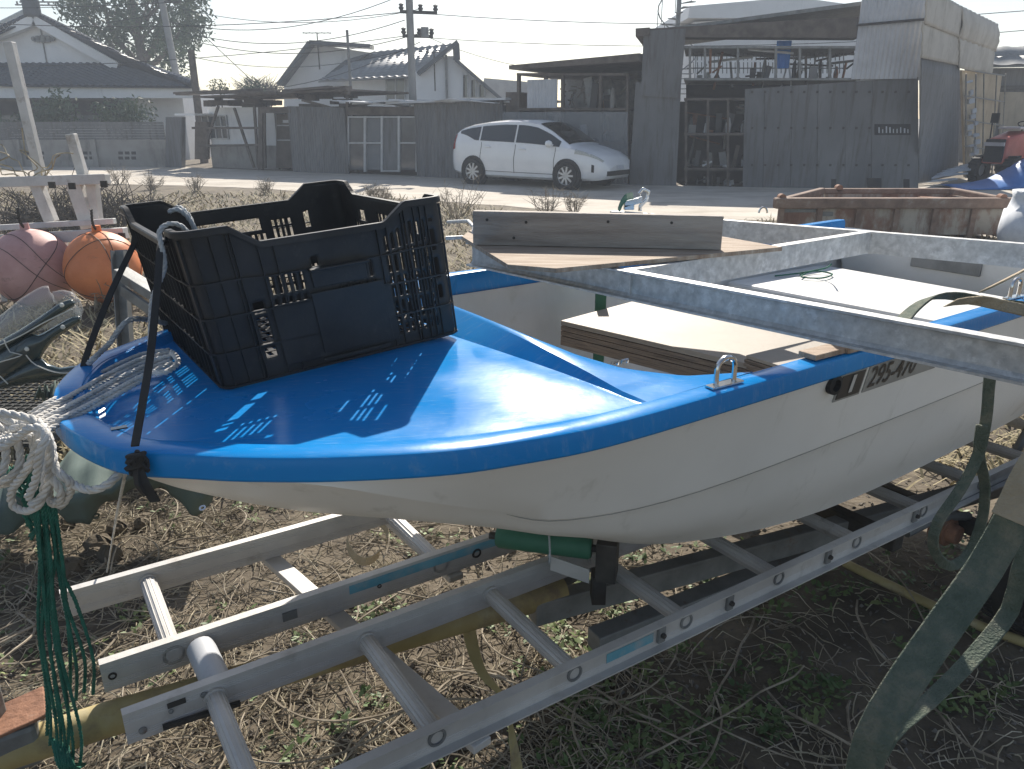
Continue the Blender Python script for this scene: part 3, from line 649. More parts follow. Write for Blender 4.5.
m = MB(); F1.pbox(m, 504, 516, 92, 112, -2, -.1); m.build('side_box', 'oldwood', t)
# ---------------------------------------------------------- big yard store
F2 = Fac((3.23, 20.04, 0), (9.48, 18.61, 0))
t = thing('scrap_yard_store', 'tall two level yard store clad in grey sheet metal with open shelving in its middle', 'building', F2.pt(3, 0))
xa = F2.xz(628, 185)[0]; xb = F2.xz(640, 30)[0]
m = MB(); F2.quad(m, [F2.xz(629, 187), F2.xz(676, 188), F2.xz(681, 85), F2.xz(636, 82)], -.08, .05); m.build('grey_panel', 'panel', t)
m = MB(); F2.quad(m, [F2.xz(641, 96), F2.xz(680, 98), F2.xz(686, 29), F2.xz(644, 31)], .055, .09); m.build('grey_panel', 'panel', t)
m = MB(); F2.quad(m, [F2.xz(636, 37), F2.xz(650, 36), F2.xz(650, 28), F2.xz(636, 29)], -4, .15); m.build('roof_beam', 'oldwood', t)
m = MB(); F2.quad(m, [F2.xz(645, 37), F2.xz(858, 38), F2.xz(858, 17), F2.xz(645, 29)], -.6, .05); m.build('roof_beam', 'oldwood', t)
m = MB(); zt_ = F2.xz(700, 27)[1]; F2.quad(m, [(xa+.3, zt_-.1), (F2.xz(915, 10)[0], zt_+.5), (F2.xz(915, 10)[0], zt_+.58), (xa+.3, zt_-.02)], -4.5, -.2); m.build('roof', 'gsteel', t)
rack(t, F2, 684, 860, [46, 78], 80, 2.6, (690, 705, 738, 776, 800, 830, 858), mat='gsteel', clutter=21)
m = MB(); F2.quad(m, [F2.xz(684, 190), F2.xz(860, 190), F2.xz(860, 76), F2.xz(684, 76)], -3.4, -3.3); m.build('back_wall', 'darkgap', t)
for yb in (52, 66):
    m = MB()
    for k in range(38): F2.pbox(m, 688+k*4.5, 688.8+k*4.5, yb-8, yb+4, -1.5, -1.45)
    F2.pbox(m, 686, 858, yb-2, yb-1, -1.5, -1.4); m.build('railing', 'gsteel', t)
rack(t, F2, 684, 748, [98, 133, 168], 187, 2.4, (686, 708, 728, 746), mat='oldwood', clutter=18)
for k in range(34):
    up = k < 22; x_ = rnd(690, 855) if up else rnd(686, 744); yb_ = rnd(44, 60) if up else rnd(100, 140); yd = rnd(-2.2, -.1)
    vert = random.random() < .5; a_ = F2.pt(*F2.xz(x_, yb_), yd)
    b3_ = a_+(F2.d*rnd(-.15, .15)+Vector((0, 0, -rnd(.5, 1.0))) if vert else F2.d*rnd(.5, 1.4)+Vector((0, 0, rnd(-.25, .25))))
    m = MB(); m.tube([a_, b3_], rnd(.018, .035), 6); m.build('scaffold_pole', random.choice(('gsteel', 'rust', 'oldwood', 'panellight')), t)
# main grey front panels
cuts = [745, 765, 792, 818, 846, 872, 918]
for i in range(len(cuts)-1):
    a, c = cuts[i], cuts[i+1]; m = MB()
    def tp(x): return 89-(x-747)*.07
    def bt(x): return 187+(x-745)*.02
    lean = 3*(1-(a-745)/170); lean2 = 3*(1-(c-745)/170)
    F2.quad(m, [F2.xz(a-lean*.8, bt(a)), F2.xz(c-.25-lean2*.8, bt(c)), F2.xz(c-.25, tp(c)), F2.xz(a, tp(a))], -.06, .03+.012*(i % 2))
    m.build('grey_panel', 'panel', t)
for x0_, x1_, y0_, y1_ in ((874, 910, 124, 135), (867, 881, 178, 189), (831, 836, 179, 188), (903, 909, 179, 189)):
    m = MB(); F2.pbox(m, x0_, x1_, y0_, y1_, .03, .05); m.build('opening', 'darkgap', t)
m = MB()
for k in range(9): px = 878+k*3.6; F2.pbox(m, px, px+rnd(.8, 2), 126+rnd(0, 3), 133, .051, .056)
m.build('opening_grille', 'panellight', t)
m = MB()
for px in np.arange(752, 912, 13.0):
    for py in (92, 128, 165): c = F2.pt(*F2.xz(px, py), .05); m.box(c, F2.d*.025, F2.n*.008, (0, 0, .025))
m.build('bolt_heads', 'darksteel', t)
# upper pale sheet
m = MB(); xa, _ = F2.xz(856, 40); xb, _ = F2.xz(922, 40); F2.corr(m, xa, xb, F2.xz(890, 79)[1], F2.xz(856, -20)[1], F2.xz(922, -18)[1], .1, amp=.012, wl=.1); F2.quad(m, [F2.xz(856, 84), F2.xz(921, 80), F2.xz(926, -15), F2.xz(866, -12)], -.12, 0); m.build('pale_sheet', 'panellight', t)
m = MB(); m.tube([F2.pt(*F2.xz(855, 26), .16), F2.pt(*F2.xz(924, 20), .16)], .03, 6); m.build('clamp_pipe', 'darksteel', t)
# side face going back on the right
R0 = F2.pt(F2.xz(915, 185)[0], 0, -.02); R1 = PY(962, 178, 23.0); R1.z = 0
F3 = Fac(R0, R1)
def bulge(F, q, amp, name, mat, y0=.05, wl=.16):
    bl, br, tr_, tl_ = [F.xz(*c) for c in q]; rows = []
    for j in range(9):
        v_ = j/8; rows.append([])
        for i in range(41):
            u_ = i/40; x = (bl[0]*(1-u_)+br[0]*u_)*(1-v_)+(tl_[0]*(1-u_)+tr_[0]*u_)*v_; z = (bl[1]*(1-u_)+br[1]*u_)*(1-v_)+(tl_[1]*(1-u_)+tr_[1]*u_)*v_
            rows[-1].append(F.pt(x, z, y0+amp*math.sin(PI*v_)+.012*math.sin(2*PI*x/wl)))
    m = MB(); m.grid(rows); return m.build(name, mat, t, solid=.02, smooth='all')
bulge(F3, [(918, 183), (958, 175), (960, 64), (921, 56)], .0, 'side_panel', 'panel', .0, .3)
bulge(F3, [(919, 58), (960, 66), (960, 36), (920, 21)], .01, 'side_sheet', 'palebeige', .04)
bulge(F3, [(956, 68), (989, 75), (992, 48), (956, 36)], .015, 'side_sheet', 'palebeige', .06)
bulge(F3, [(921, 24), (960, 39), (964, 10), (922, -14)], .01, 'upper_side_sheet', 'palebeige', .07)
bulge(F3, [(955, 39), (993, 52), (995, 24), (958, 6)], .07, 'curled_sheet', 'palebeige', .06)
m = MB(); m.box(F2.pt(F2.L*.55, 1.0, -2.2), F2.d*F2.L*.42, F2.n*.9, (0, 0, 1.0)); m.build('inner_block', 'darkgap', t)
# blue rag hanging
c = F2.pt(*F2.xz(784, 56), -.3); m = MB(); rows = [[c+F2.d*(i-3)*.055+Vector((0, 0, .35-.12*j))+F2.n*.03*math.sin(i*1.6+j*.4) for i in range(7)] for j in range(6)]
m.grid(rows); tag(m.build('hanging_sheet', 'bluetarp', solid=.01), 'small pale blue cloth hanging in the upper level of the yard store', 'cloth')
# beige fence + frame at the right
Q0 = PY(958, 180, 22.5); Q1 = PY(1003, 170, 25.5); F4 = Fac(Q0, Q1)
t = thing('lattice_fence', 'tan sheet screen with thin steel lattice beside the yard store', 'fence', F4.pt(F4.L/2, 0))
m = MB(); F4.pq(m, [(966, 190), (988, 186), (1002, 76), (962, 70)], -.06, 0); m.build('sheet', 'beige', t)
m = MB()
for px in (961, 971, 979, 988, 997): m.tube([F4.pt(*F4.xz(px-1 if px > 970 else px, 185), .12), F4.pt(*F4.xz(px+(4 if px > 985 else 0), 74), .12)], .02, 5)
for py in (72, 98, 122, 148): m.tube([F4.pt(*F4.xz(960, py-2), .12), F4.pt(*F4.xz(1000, py+4), .12)], .018, 5)
m.build('lattice', 'gsteel', t)
m = MB()
for k in range(26): c = F4.pt(*F4.xz(966+rnd(-2, 5), rnd(80, 185)), rnd(.1, .2)); m.box(c, (rnd(.03, .09), 0, .02), (0, .05, 0), (0, .02, rnd(.02, .07)))
m.build('scrap', 'panellight', t)
# right garage
YG = 30
t = thing('garage_shed', 'low garage with ribbed grey roof at the right edge', 'shed', (PY(1040, 100, YG).x, YG, 0))
m = MB(); a = PY(985, 66, YG-1); b2 = PY(1200, 62, YG-1); c2 = PY(1200, 40, YG+3); d2 = PY(975, 48, YG+3); tile_roof(m, a, b2, c2, d2, wl=.9, amp=.03, courses=3); m.build('roof', 'gsteel', t, smooth='all')
m = MB(); m.prism([PY(988, 190, YG), PY(1200, 190, YG), PY(1200, 66, YG), PY(988, 68, YG)], (0, 5, 0)); m.build('wall', 'panel', t)
m = MB(); m.prism([PY(1000, 150, YG-.1), PY(1100, 150, YG-.1), PY(1100, 92, YG-.1), PY(1000, 92, YG-.1)], (0, .08, 0)); m.build('shutter', 'beige', t)
m = MB(); m.bar(PY(990, 88, YG-.15), PY(1100, 86, YG-.15), .1, .14); m.build('rail', 'darksteel', t)
# white building behind the yard store, and spiral stair
YW = 34
t = thing('white_factory', 'white rendered building rising behind the yard store roof', 'building', (PY(770, 30, YW).x, YW+2, 0))
m = MB(); m.prism([PY(694, 120, YW), PY(866, 120, YW), PY(866, 10, YW), PY(694, 22, YW)], (0, 7, 0)); m.build('wall', 'plaster', t)
m = MB(); m.prism([PY(688, 18, YW-.4), PY(870, 18, YW-.4), PY(862, 6, YW-.4), PY(795, -3, YW-.4), PY(690, 6, YW-.4)], (0, 8, 0)); m.build('parapet', 'plaster', t)
m = MB(); m.bar(PY(730, 30, YW-.05), PY(760, 27, YW-.05), .1, .25); m.build('vent', 'darkgap', t)
for a, c in ((764, 10), (782, 10)):
    pass
c = PY(678, 20, YW-1.5); base = Vector((c.x, c.y, 0)); t = thing('spiral_staircase', 'grey steel spiral staircase rising beside the white building', 'staircase', base)
m = MB(); m.tube([base, base+Vector((0, 0, 8.5))], .09, 8); m.build('centre_pole', 'gsteel', t)
m = MB()
for k in range(44):
    a = k*.38; z = k*.19; m.prism([base+Vector((0, 0, z)), base+Vector((.75*math.cos(a), .75*math.sin(a), z)), base+Vector((.75*math.cos(a+.38), .75*math.sin(a+.38), z))], (0, 0, .03))
m.build('treads', 'gsteel', t)
m = MB(); m.tube([base+Vector((.78*math.cos(k*.38), .78*math.sin(k*.38), k*.19+.9)) for k in range(44)], .025, 5)
for k in range(0, 44, 2): m.tube([base+Vector((.78*math.cos(k*.38), .78*math.sin(k*.38), k*.19)), base+Vector((.78*math.cos(k*.38), .78*math.sin(k*.38), k*.19+.9))], .015, 4)
m.build('handrail', 'gsteel', t)
# ============================================================ WHITE CAR
CARP = Vector((0.68, 20.1, 0.0)); CH = math.radians(-36); cf = Vector((math.cos(CH), math.sin(CH), 0)); cl_ = Vector((-math.sin(CH), math.cos(CH), 0))
def C(x, y, z): return CARP+cf*x+cl_*y+Vector((0, 0, z))
cx = [-2.30, -2.26, -2.15, -1.95, -1.6, -1.1, -.5, .1, .45, .8, 1.1, 1.35, 1.6, 1.9, 2.1, 2.22, 2.29]
zr = [.78, 1.02, 1.24, 1.37, 1.455, 1.52, 1.56, 1.55, 1.49, 1.335, 1.155, 1.01, .955, .875, .79, .70, .55]
zb_ = [.70, .90, 1.02, 1.06, 1.05, 1.03, 1.01, .99, .975, .96, .945, .93, .90, .82, .73, .64, .50]
wb = [.55, .68, .76, .82, .855, .875, .885, .885, .885, .88, .875, .87, .855, .81, .74, .64, .48]
wr = [.50, .60, .63, .64, .655, .67, .675, .67, .665, .67, .70, .735, .73, .68, .61, .52, .38]
zs = [.42, .34, .28, .24, .22, .2, .2, .2, .2, .2, .2, .2, .21, .22, .23, .26, .34]
def ip(arr, x): return float(np.interp(x, cx, arr))
def section(x):
    b_w, r_w, zr0, zb0, z0 = ip(wb, x), ip(wr, x), ip(zr, x), ip(zb_, x), ip(zs, x)
    return [(0, z0), (b_w*.88, z0), (b_w*.97, z0+.06), (b_w*1.0, z0+(zb0-z0)*.35), (b_w*1.0, z0+(zb0-z0)*.6), (b_w*.975, z0+(zb0-z0)*.88), (b_w*.955, zb0), (r_w, max(zb0+.004, zr0-.045)), (r_w*.86, zr0-.015), (r_w*.5, zr0+.006), (0, zr0+.012)]
car = thing('parked_car', 'white five door hatchback wagon parked on the gravel in front of the dark open store', 'car', CARP)
xs = list(np.linspace(-2.3, 2.29, 60)); m = MB()
for sgn in (1, -1):
    m.grid([[C(x, sgn*p[0], p[1]) for p in section(x)] for x in xs])
for x in (-2.3, 2.29):
    s_ = section(x); m.add([C(x, p[0], p[1]) for p in s_]+[C(x, -p[0], p[1]) for p in reversed(s_)], [tuple(range(2*len(s_)))])
body = m.build('body', 'carwhite', car, smooth=40)
def sidept(x, s, sgn, off=.008):
    q = section(x); a, b_ = q[6], q[7]; y = a[0]+(b_[0]-a[0])*s; z = a[1]+(b_[1]-a[1])*s; return C(x, sgn*(y+off), z+off*.5)
def toppt(x, yf, off=.008):
    q = section(x); y = yf*q[7][0]; ys = [q[10][0], q[9][0], q[8][0], q[7][0]]; z = float(np.interp(abs(y), ys, [q[10][1], q[9][1], q[8][1], q[7][1]])); return C(x+off*.5, y, z+off)
for sgn in (-1, 1):
    for x0, x1 in ((-1.95, -1.27), (-1.22, -.17), (-.12, 1.12)):
        m = MB(); m.grid([[sidept(x, s, sgn) for s in [(.08+.55*max(0, (-1.4-x)/.55))+(.86-(.08+.55*max(0, (-1.4-x)/.55)))*q for q in (0, .35, .7, 1)]] for x in np.linspace(x0, x1, 10)]); m.build('side_window', 'carglass', car, smooth='all')
m = MB(); m.grid([[toppt(x, y) for y in np.linspace(-.92, .92, 11)] for x in np.linspace(.45, 1.30, 9)]); m.build('windscreen', 'carglass', car, smooth='all')
m = MB(); m.grid([[toppt(x, y) for y in np.linspace(-.9, .9, 7)] for x in np.linspace(-2.24, -2.0, 5)]); m.build('rear_window', 'carglass', car, smooth='all')
def sidebody(x, k, sgn, off=.006):
    q = section(x); i = int(k); f = k-i; j = min(i+1, len(q)-1); y = q[i][0]+(q[j][0]-q[i][0])*f; z = q[i][1]+(q[j][1]-q[i][1])*f; return C(x, sgn*(y+off), z)
for wx in (-1.42, 1.36):
    for sgn in (-1, 1):
        m = MB(); wy = sgn*.80
        m.lathe(C(wx, sgn*.70, .335), cl_*sgn, [(0, .0), (.375, .0), (.375, .195), (0, .195)], 28); m.build('wheel_arch', 'rubber', car)
        m = MB(); m.lathe(C(wx, sgn*.72, .325), cl_*sgn, [(.2, .0), (.31, .0), (.325, .03), (.325, .16), (.30, .195), (.215, .20), (.205, .17)], 32); wh = m.build('wheel', 'rubber', car, smooth=True)
        m = MB(); m.lathe(C(wx, sgn*.72, .325), cl_*sgn, [(.0, .185), (.05, .188), (.055, .172), (.2, .17), (.215, .20)], 30)
        for k in range(9):
            a = 2*PI*k/9; dr = cf*math.cos(a)+Vector((0, 0, math.sin(a))); m.bar(C(wx, sgn*.905, .325)+dr*.04, C(wx, sgn*.905, .325)+dr*.205, .045, .02, cl_)
        m.build('rim', 'alloy', wh, smooth=True)
        m = MB(); m.lathe(C(wx, sgn*.72, .325), cl_*sgn, [(0, .171), (.19, .171), (.19, .176), (0, .176)], 24); m.build('brake_shadow_plate', 'darksteel', wh)
for sgn in (-1, 1):
    m = MB(); m.grid([[sidebody(x, k, sgn, .012) for k in (4.9+.7*(x-1.5)/.65, 5.6, 6.1, 6.7)] for x in np.linspace(1.55, 2.2, 8)]); m.build('headlight', 'lamp', car, smooth='all')
    m = MB(); m.grid([[sidebody(x, k, sgn, .01) for k in (4.6, 5.4, 6.2, 6.9)] for x in np.linspace(-2.28, -2.08, 5)]); m.build('tail_light', 'redlens', car, smooth='all')
    m = MB(); c = C(.93, sgn*.98, 1.03); m.lathe(c, cf, [(0, -.07), (.07, -.06), (.085, 0), (.06, .06), (0, .09)], 12); m.bar(c, C(.95, sgn*.86, 1.0), .05, .04); m.build('wing_mirror', 'carwhite', car, smooth=True)
    for x in (-.95, .1):
        m = MB(); m.bar(sidebody(x-.09, 5.0, sgn, .03), sidebody(x+.09, 5.0, sgn, .03), .03, .035); m.build('door_handle', 'carwhite', car, bevel=.01)
    m = MB()
    for x in (-1.2, -.15, 1.0): 
        pts = [sidebody(x+(.03 if k > 4 else 0), k, sgn, .0035) for k in (2.3, 3, 4, 5, 6)]; m.tube(pts, .006, 4)
    m.tube([sidebody(x, 2.4, sgn, .0035) for x in np.linspace(-1.2, 1.0, 10)], .006, 4)
    m.build('door_gap', 'darksteel', car)
    m = MB(); m.grid([[sidebody(x, k, sgn, .012) for k in (3.0, 4.2)] for x in np.linspace(1.98, 2.04, 3)]); m.build('fog_lamp_slot', 'rubber', car)
def nose(y, z, off=.012):
    lo = -1; 
    for x in np.linspace(2.29, 1.4, 90):
        q = section(x); ys = [p for p in q[1:8]]
        wz = float(np.interp(z, [p[1] for p in ys], [p[0] for p in ys])) if z <= q[7][1] else -1
        if wz >= abs(y): return C(x+off, y, z)
    return C(1.6, y, z)
m = MB(); m.grid([[nose(y, z) for y in np.linspace(-.55, .55, 15)] for z in (.33, .38, .44)]); m.build('lower_grille', 'rubber', car)
m = MB(); m.grid([[nose(y, z) for y in np.linspace(-.34, .34, 11)] for z in (.60, .63, .66)]); m.build('upper_grille', 'rubber', car)
m = MB(); m.grid([[nose(y, z, .03) for y in np.linspace(-.17, .17, 5)] for z in (.46, .56)]); m.build('number_plate', 'panellight', car)
m = MB(); m.tube([toppt(1.25, y, .03) for y in (-.75, -.1)], .012, 4); m.tube([toppt(1.28, y, .03) for y in (0.0, .65)], .012, 4); m.build('wiper', 'rubber', car)
# ============================================================ TRACTOR, TARP, PIPES
TB = Vector((13.0, 22.0, 0)); TBp = PY(1004, 180, 20.6); TB = Vector((TBp.x, 20.6, 0))
hd = Vector((-.86, -.5, 0)); sd2 = Vector((.5, -.86, 0))
tr = thing('compact_tractor', 'small red and black tractor partly covered by a blue tarpaulin', 'tractor', TB)
def Tt(x, y, z): return TB+hd*x+sd2*y+Vector((0, 0, z))
m = MB(); m.hexa([Tt(-.2, -.3, .55), Tt(.75, -.28, .5), Tt(.75, .28, .5), Tt(-.2, .3, .55), Tt(-.25, -.3, 1.3), Tt(.62, -.24, 1.12), Tt(.62, .24, 1.12), Tt(-.25, .3, 1.3)]); m.build('bonnet', 'red', tr, bevel=.05)
m = MB(); m.box(Tt(.72, 0, .82), sd2*.24, hd*.03, (0, 0, .28)); m.build('front_grille', 'rubber', tr, bevel=.02)
m = MB(); m.box(Tt(.77, 0, .98), sd2*.25, hd*.02, (0, 0, .045)); m.build('headlight_bar', 'pinkroof', tr)
m = MB(); m.box(Tt(-.1, 0, 1.36), sd2*.28, hd*.35, (0, 0, .03)); m.build('dash_cover', 'pinkroof', tr, bevel=.02)
m = MB(); m.tube([Tt(.1, -.5, .9), Tt(.15, -.5, 1.55), Tt(.2, -.42, 1.62)], .018, 6); m.box(Tt(.2, -.42, 1.6), sd2*.1, hd*.02, (0, 0, .12)); m.build('mirror', 'rubber', tr, bevel=.01)
for x, r, y in ((.5, .34, .42), (-1.0, .52, .48)):
    for s in (-1, 1):
        m = MB(); m.lathe(Tt(x, s*y, r), sd2*s, [(r*.5, -.1), (r*.95, -.12), (r, -.08), (r, .08), (r*.95, .12), (r*.5, .1)], 22)
        for k in range(14):
            a = 2*PI*k/14; dd = hd*math.cos(a)+Vector((0, 0, math.sin(a))); m.bar(Tt(x, s*y, r)+dd*r-sd2*.11, Tt(x, s*y, r)+dd*(r+.02)+sd2*.11, .04, .05, dd)
        wh = m.build('wheel', 'rubber', tr); m = MB(); m.lathe(Tt(x, s*y, r), sd2*s, [(0, .04), (r*.5, .06), (r*.52, -.04), (0, -.05)], 18); m.build('rim', 'panellight', wh)
m = MB(); m.box(Tt(-.8, 0, .7), hd*.5, sd2*.28, (0, 0, .22)); m.box(Tt(-1.0, 0, 1.0), hd*.25, sd2*.25, (0, 0, .06)); m.build('chassis', 'darksteel', tr, bevel=.03)
m = MB(); m.tube([Tt(-.3, 0, 1.2), Tt(-.45, 0, 1.45)], .02, 6); m.tube([Tt(-.45+.05*math.cos(a), .17*math.sin(a), 1.45+.17*math.cos(a)*.4) for a in np.linspace(0, 2*PI, 20)], .015, 6); m.build('steering_wheel', 'rubber', tr)
m = MB(); rows = []
for j in range(15):
    rows.append([])
    for i in range(27):
        px = 950+(i/26)*120; q = j/14; base = PY(px, 190, 18.9); zt = np.interp(px, [950, 975, 1000, 1024, 1070], [.06, .09, .22, .62, 1.0])
        p = Vector((base.x, 18.5+q*1.2, zt*math.sin(q*PI*.85+.05)**.7+.05*math.sin(i*1.9+j*.7)*(zt))); p.z = max(.02, p.z); rows[-1].append(p)
m.grid(rows); tag(m.build('tarpaulin', 'bluetarp', smooth='all', solid=.01), 'crumpled bright blue tarpaulin heaped in front of the tractor', 'tarpaulin')
for k in range(11):
    a = PY(908+k*5+rnd(-3, 3), 188-k*.6, 19.6+k*.12); a.z = .06+.035*k; b2 = a+Vector((rnd(.8, 1.4), rnd(.2, .8), rnd(.02, .18)))
    m = MB(); m.bar(a, b2, .11, .05); tag(m.build('metal_strip', 'panellight', bevel=.01), 'pale metal strip lying in the loose pile between the yard store and the tractor', 'metal strip', 'metal strips piled beside the yard store')
# ============================================================ SKIP CONTAINER
YS = 10.6
zt = PY(900, 196, YS).z; xl = PY(778, 196, YS).x; xr = PY(1016, 200, YS).x
sk = thing('skip_container', 'rusted open top steel container with peeling cream paint', 'container', ((xl+xr)/2, YS+1, 0))
m = MB(); z1 = zt-.16
m.box(((xl+xr)/2, YS, z1/2+.05), ((xr-xl)/2-.05, 0, 0), (0, .03, 0), (0, 0, z1/2-.05)); m.build('front_wall', 'skip', sk)
SB = 1.5; xlb = PY(822, 190, YS+SB).x; zbk = PY(900, 191, YS+SB).z
m = MB(); m.box(((xlb+xr)/2, YS+SB, zbk/2), ((xr-xlb)/2-.05, 0, 0), (0, .03, 0), (0, 0, zbk/2-.04)); m.build('back_wall', 'skip', sk)
for xx in (xl+.05, xr-.05):
    m = MB(); xq = xlb if xx < xl+1 else xr-.1; m.bar((xx, YS, z1/2+.05), (xq, YS+SB, z1/2+.05), .06, z1); m.build('end_wall', 'skip', sk)
m = MB(); m.bar((xl-.05, YS-.03, zt-.09), (xr+.05, YS-.03, zt-.09), .14, .14); m.bar((xlb, YS+SB, zbk), (xr, YS+SB, zbk), .1, .08)
m.bar((xl, YS, zt-.09), (xlb, YS+SB, zbk), .1, .1); m.bar((xr, YS, zt-.09), (xr-.05, YS+SB, zbk), .1, .1); m.build('rim', 'skiprim', sk, bevel=.02)
for k in range(7):
    xx = xl+.05+(xr-xl-.1)*k/6; m = MB(); m.box((xx, YS-.045, z1/2), (.035, 0, 0), (0, .03, 0), (0, 0, z1/2)); m.build('rib', 'skiprim', sk)
for xx, yy in ((xl+.05, YS), (xlb+.25, YS+SB), (xr-.2, YS)):
    m = MB(); m.lathe((xx, yy, zt-.02), (0, 1, 0), [(0, -.05), (.05, -.05), (.05, .05), (0, .05)], 14); m.build('lug', 'rust', sk)
m = MB(); m.box(((xlb+xr)/2, YS+.7, z1-.2), ((xr-xlb)/2-.1, 0, 0), (0, .6, 0), (0, 0, .03)); 
for k in range(60): c = Vector((rnd(xlb+.1, xr-.3), YS+rnd(.3, 1.2), z1-.08)); m.box(c, (rnd(.03, .2), rnd(-.1, .1), 0), (0, rnd(.03, .12), 0), (0, 0, rnd(.02, .12)))
m.build('scrap_load', 'rust', sk)
# mark patch painted on the front
m = MB(); 
for (px, py, w_, h_) in ((800, 209, .22, .045), (812, 205, .1, .06), (828, 214, .07, .03)):
    c = PY(px, py, YS-.034); m.box(c, (w_, 0, 0), (0, .002, 0), (0, 0, h_))
m.build('painted_patch', 'gsteel', sk)
# sack
c = PY(1022, 215, 9.9); m = MB(); m.lathe((c.x+.14, 9.9, 0), (0, 0, 1), [(0, .0), (.3, 0), (.36, .2), (.33, .5), (.3, c.z+.05), (.26, c.z+.22), (.28, c.z+.3), (0, c.z+.24)], 18)
tag(m.build('woven_sack', 'bag', smooth='all'), 'pale woven bulk sack standing at the right end of the rusty container', 'sack')
# ============================================================ DRY SHRUBS ALONG THE VERGE
for i, (px, py, h) in enumerate(((120, 184, .5), (152, 190, .42), (196, 192, .42), (265, 194, .35), (380, 204, .4), (372, 198, .3), (456, 220, .75), (548, 216, .5), (574, 214, .45), (90, 192, .4))):
    b0 = PZ(px, py, 0); 
    lab = ('dry leafless shrub on the roadside verge', 'shrub')
    m = MB()
    for k in range(20):
        a = rnd(0, 2*PI); sp = rnd(.15, 1.0)*h*.75; r0 = Vector((math.cos(a), math.sin(a), 0)); e = b0+r0*sp+Vector((0, 0, h*rnd(.45, 1.15)*(1-.35*sp/h))); mid = b0+r0*sp*rnd(.5, .8)+Vector((rnd(-.04, .04), 0, h*rnd(.2, .4))); s00 = b0+r0*rnd(0, .12)
        m.tube([s00, mid, e], [.007, .005, .0025], 4)
        for _ in range(9): s_ = s00.lerp(mid, rnd(.4, 1)).lerp(e, rnd(0, 1)); m.tube([s_, s_+Vector((rnd(-.14, .14), rnd(-.14, .14), rnd(-.01, .13)))], [.0035, .0015], 3)
    where = ['beside the white trestle top', 'second from the left, below the post box', 'third along from the left, below the white hut', 'behind the crate handle slot', 'behind the raised far corner of the crate', 'just left of the one behind the crate corner', 'tallest one, right of the crate', 'above the grey plank', 'above the grey plank, right one of the pair', 'nearest the left edge behind the trestle'][i]
    tag(m.build('dry_shrub', 'twig'), 'leafless dry shrub on the verge, '+where, 'shrub', 'dry shrubs along the verge')
# ============================================================ DRY GRASS, STRAW, WEEDS, STONES
def inboat(x, y): return False
m = MB()
for _ in range(38000):
    y = 3.2+14.5*random.random()**1.35; x = rnd(-.78, .72)*y*1.05
    # verge limit
    d = noise.noise(Vector((x*.5, y*.5, 9)))
    if d < -.28 and random.random() < .8: continue
    lim = (17.5 if x < -3 else 17.5-(x+3)*1.2) if x < 0.5 else 13.0
    if y > lim: continue
    h = rnd(.02, .11)*(1+.3*(y > 7)); a = rnd(0, 2*PI); l = rnd(.5, 2.0)*h*1.3
    p = Vector((x, y, ground_h(x, y)-.005)); e = p+Vector((math.cos(a)*l, math.sin(a)*l, h)); wv = Vector((-math.sin(a), math.cos(a), 0))*rnd(.003, .007)*(1+y*.08)
    mid = p.lerp(e, .5)+Vector((0, 0, h*.15)); m.add([p-wv, p+wv, mid+wv*.8, mid-wv*.8, e], [(0, 1, 2, 3), (3, 2, 4)])
tag(m.build('dry_grass', 'drygrass'), kind='stuff')
def scatter_px(n, reg):   # sample ground points seen inside a pixel box
    out = []
    for _ in range(n):
        x0, y0, x1, y1 = reg; p = PZ(rnd(x0, x1), rnd(y0, y1), 0); out.append((p.x, p.y))
    return out
m = MB(); mt = MB()
for (x, y) in scatter_px(3700, (-60, 470, 640, 800))+scatter_px(700, (560, 520, 1040, 800))+scatter_px(1500, (-60, 330, 260, 560)):
    sc = y/2.0; L_ = rnd(.04, .26); a = rnd(0, 2*PI); k = 5; z = ground_h(x, y); pts = []; aa = a; q = Vector((x, y, z+.004)); cv = rnd(-.5, .5)
    for i in range(k):
        pts.append(q.copy()); aa += cv*rnd(.3, 1); q = q+Vector((math.cos(aa)*L_/k, math.sin(aa)*L_/k, 0)); q.z = ground_h(q.x, q.y)+.004+.03*math.sin(i/(k-1)*PI)*rnd(0, 1)
    (m if random.random() < .6 else mt).tube(pts, rnd(.0008, .0023), 4)
tag(m.build('dry_stalks', 'straw'), kind='stuff'); 
for (x, y) in scatter_px(95, (-40, 480, 620, 790))+scatter_px(16, (600, 600, 1040, 800)):
    L_ = rnd(.3, .9); aa = rnd(0, 2*PI); q = Vector((x, y, .01)); cv = rnd(-.35, .35); pts = []; hh = rnd(.01, .09); k = 9
    for i in range(k):
        pts.append(q.copy()); aa += cv+rnd(-.15, .15); q = q+Vector((math.cos(aa)*L_/k, math.sin(aa)*L_/k, 0)); q.z = ground_h(q.x, q.y)+.006+hh*math.sin((i+1)/k*PI)
    mt.tube(smooth_path(pts, .03), rnd(.0014, .0040), 5)
tag(mt.build('dry_vines', 'twig'), kind='stuff')
m = MB()
for (x, y) in scatter_px(750, (540, 500, 1040, 780))+scatter_px(330, (-40, 500, 600, 790))+scatter_px(150, (300, 530, 640, 640)):
    if noise.noise(Vector((x*2.2, y*2.2, 4))) < -.12: continue
    z = ground_h(x, y); 
    for k in range(random.randint(5, 10)):
        a = rnd(0, 2*PI); l = rnd(.012, .034); e = rnd(.1, .9); o = Vector((x+rnd(-.025, .025), y+rnd(-.025, .025), z+rnd(.002, .02))); d = Vector((math.cos(a), math.sin(a), e)).normalized(); s_ = Vector((-math.sin(a), math.cos(a), 0))
        m.add([o, o+d*l*.5+s_*l*.28, o+d*l, o+d*l*.5-s_*l*.28], [(0, 1, 2, 3)])
tag(m.build('green_weeds', 'weed'), kind='stuff')
m = MB()
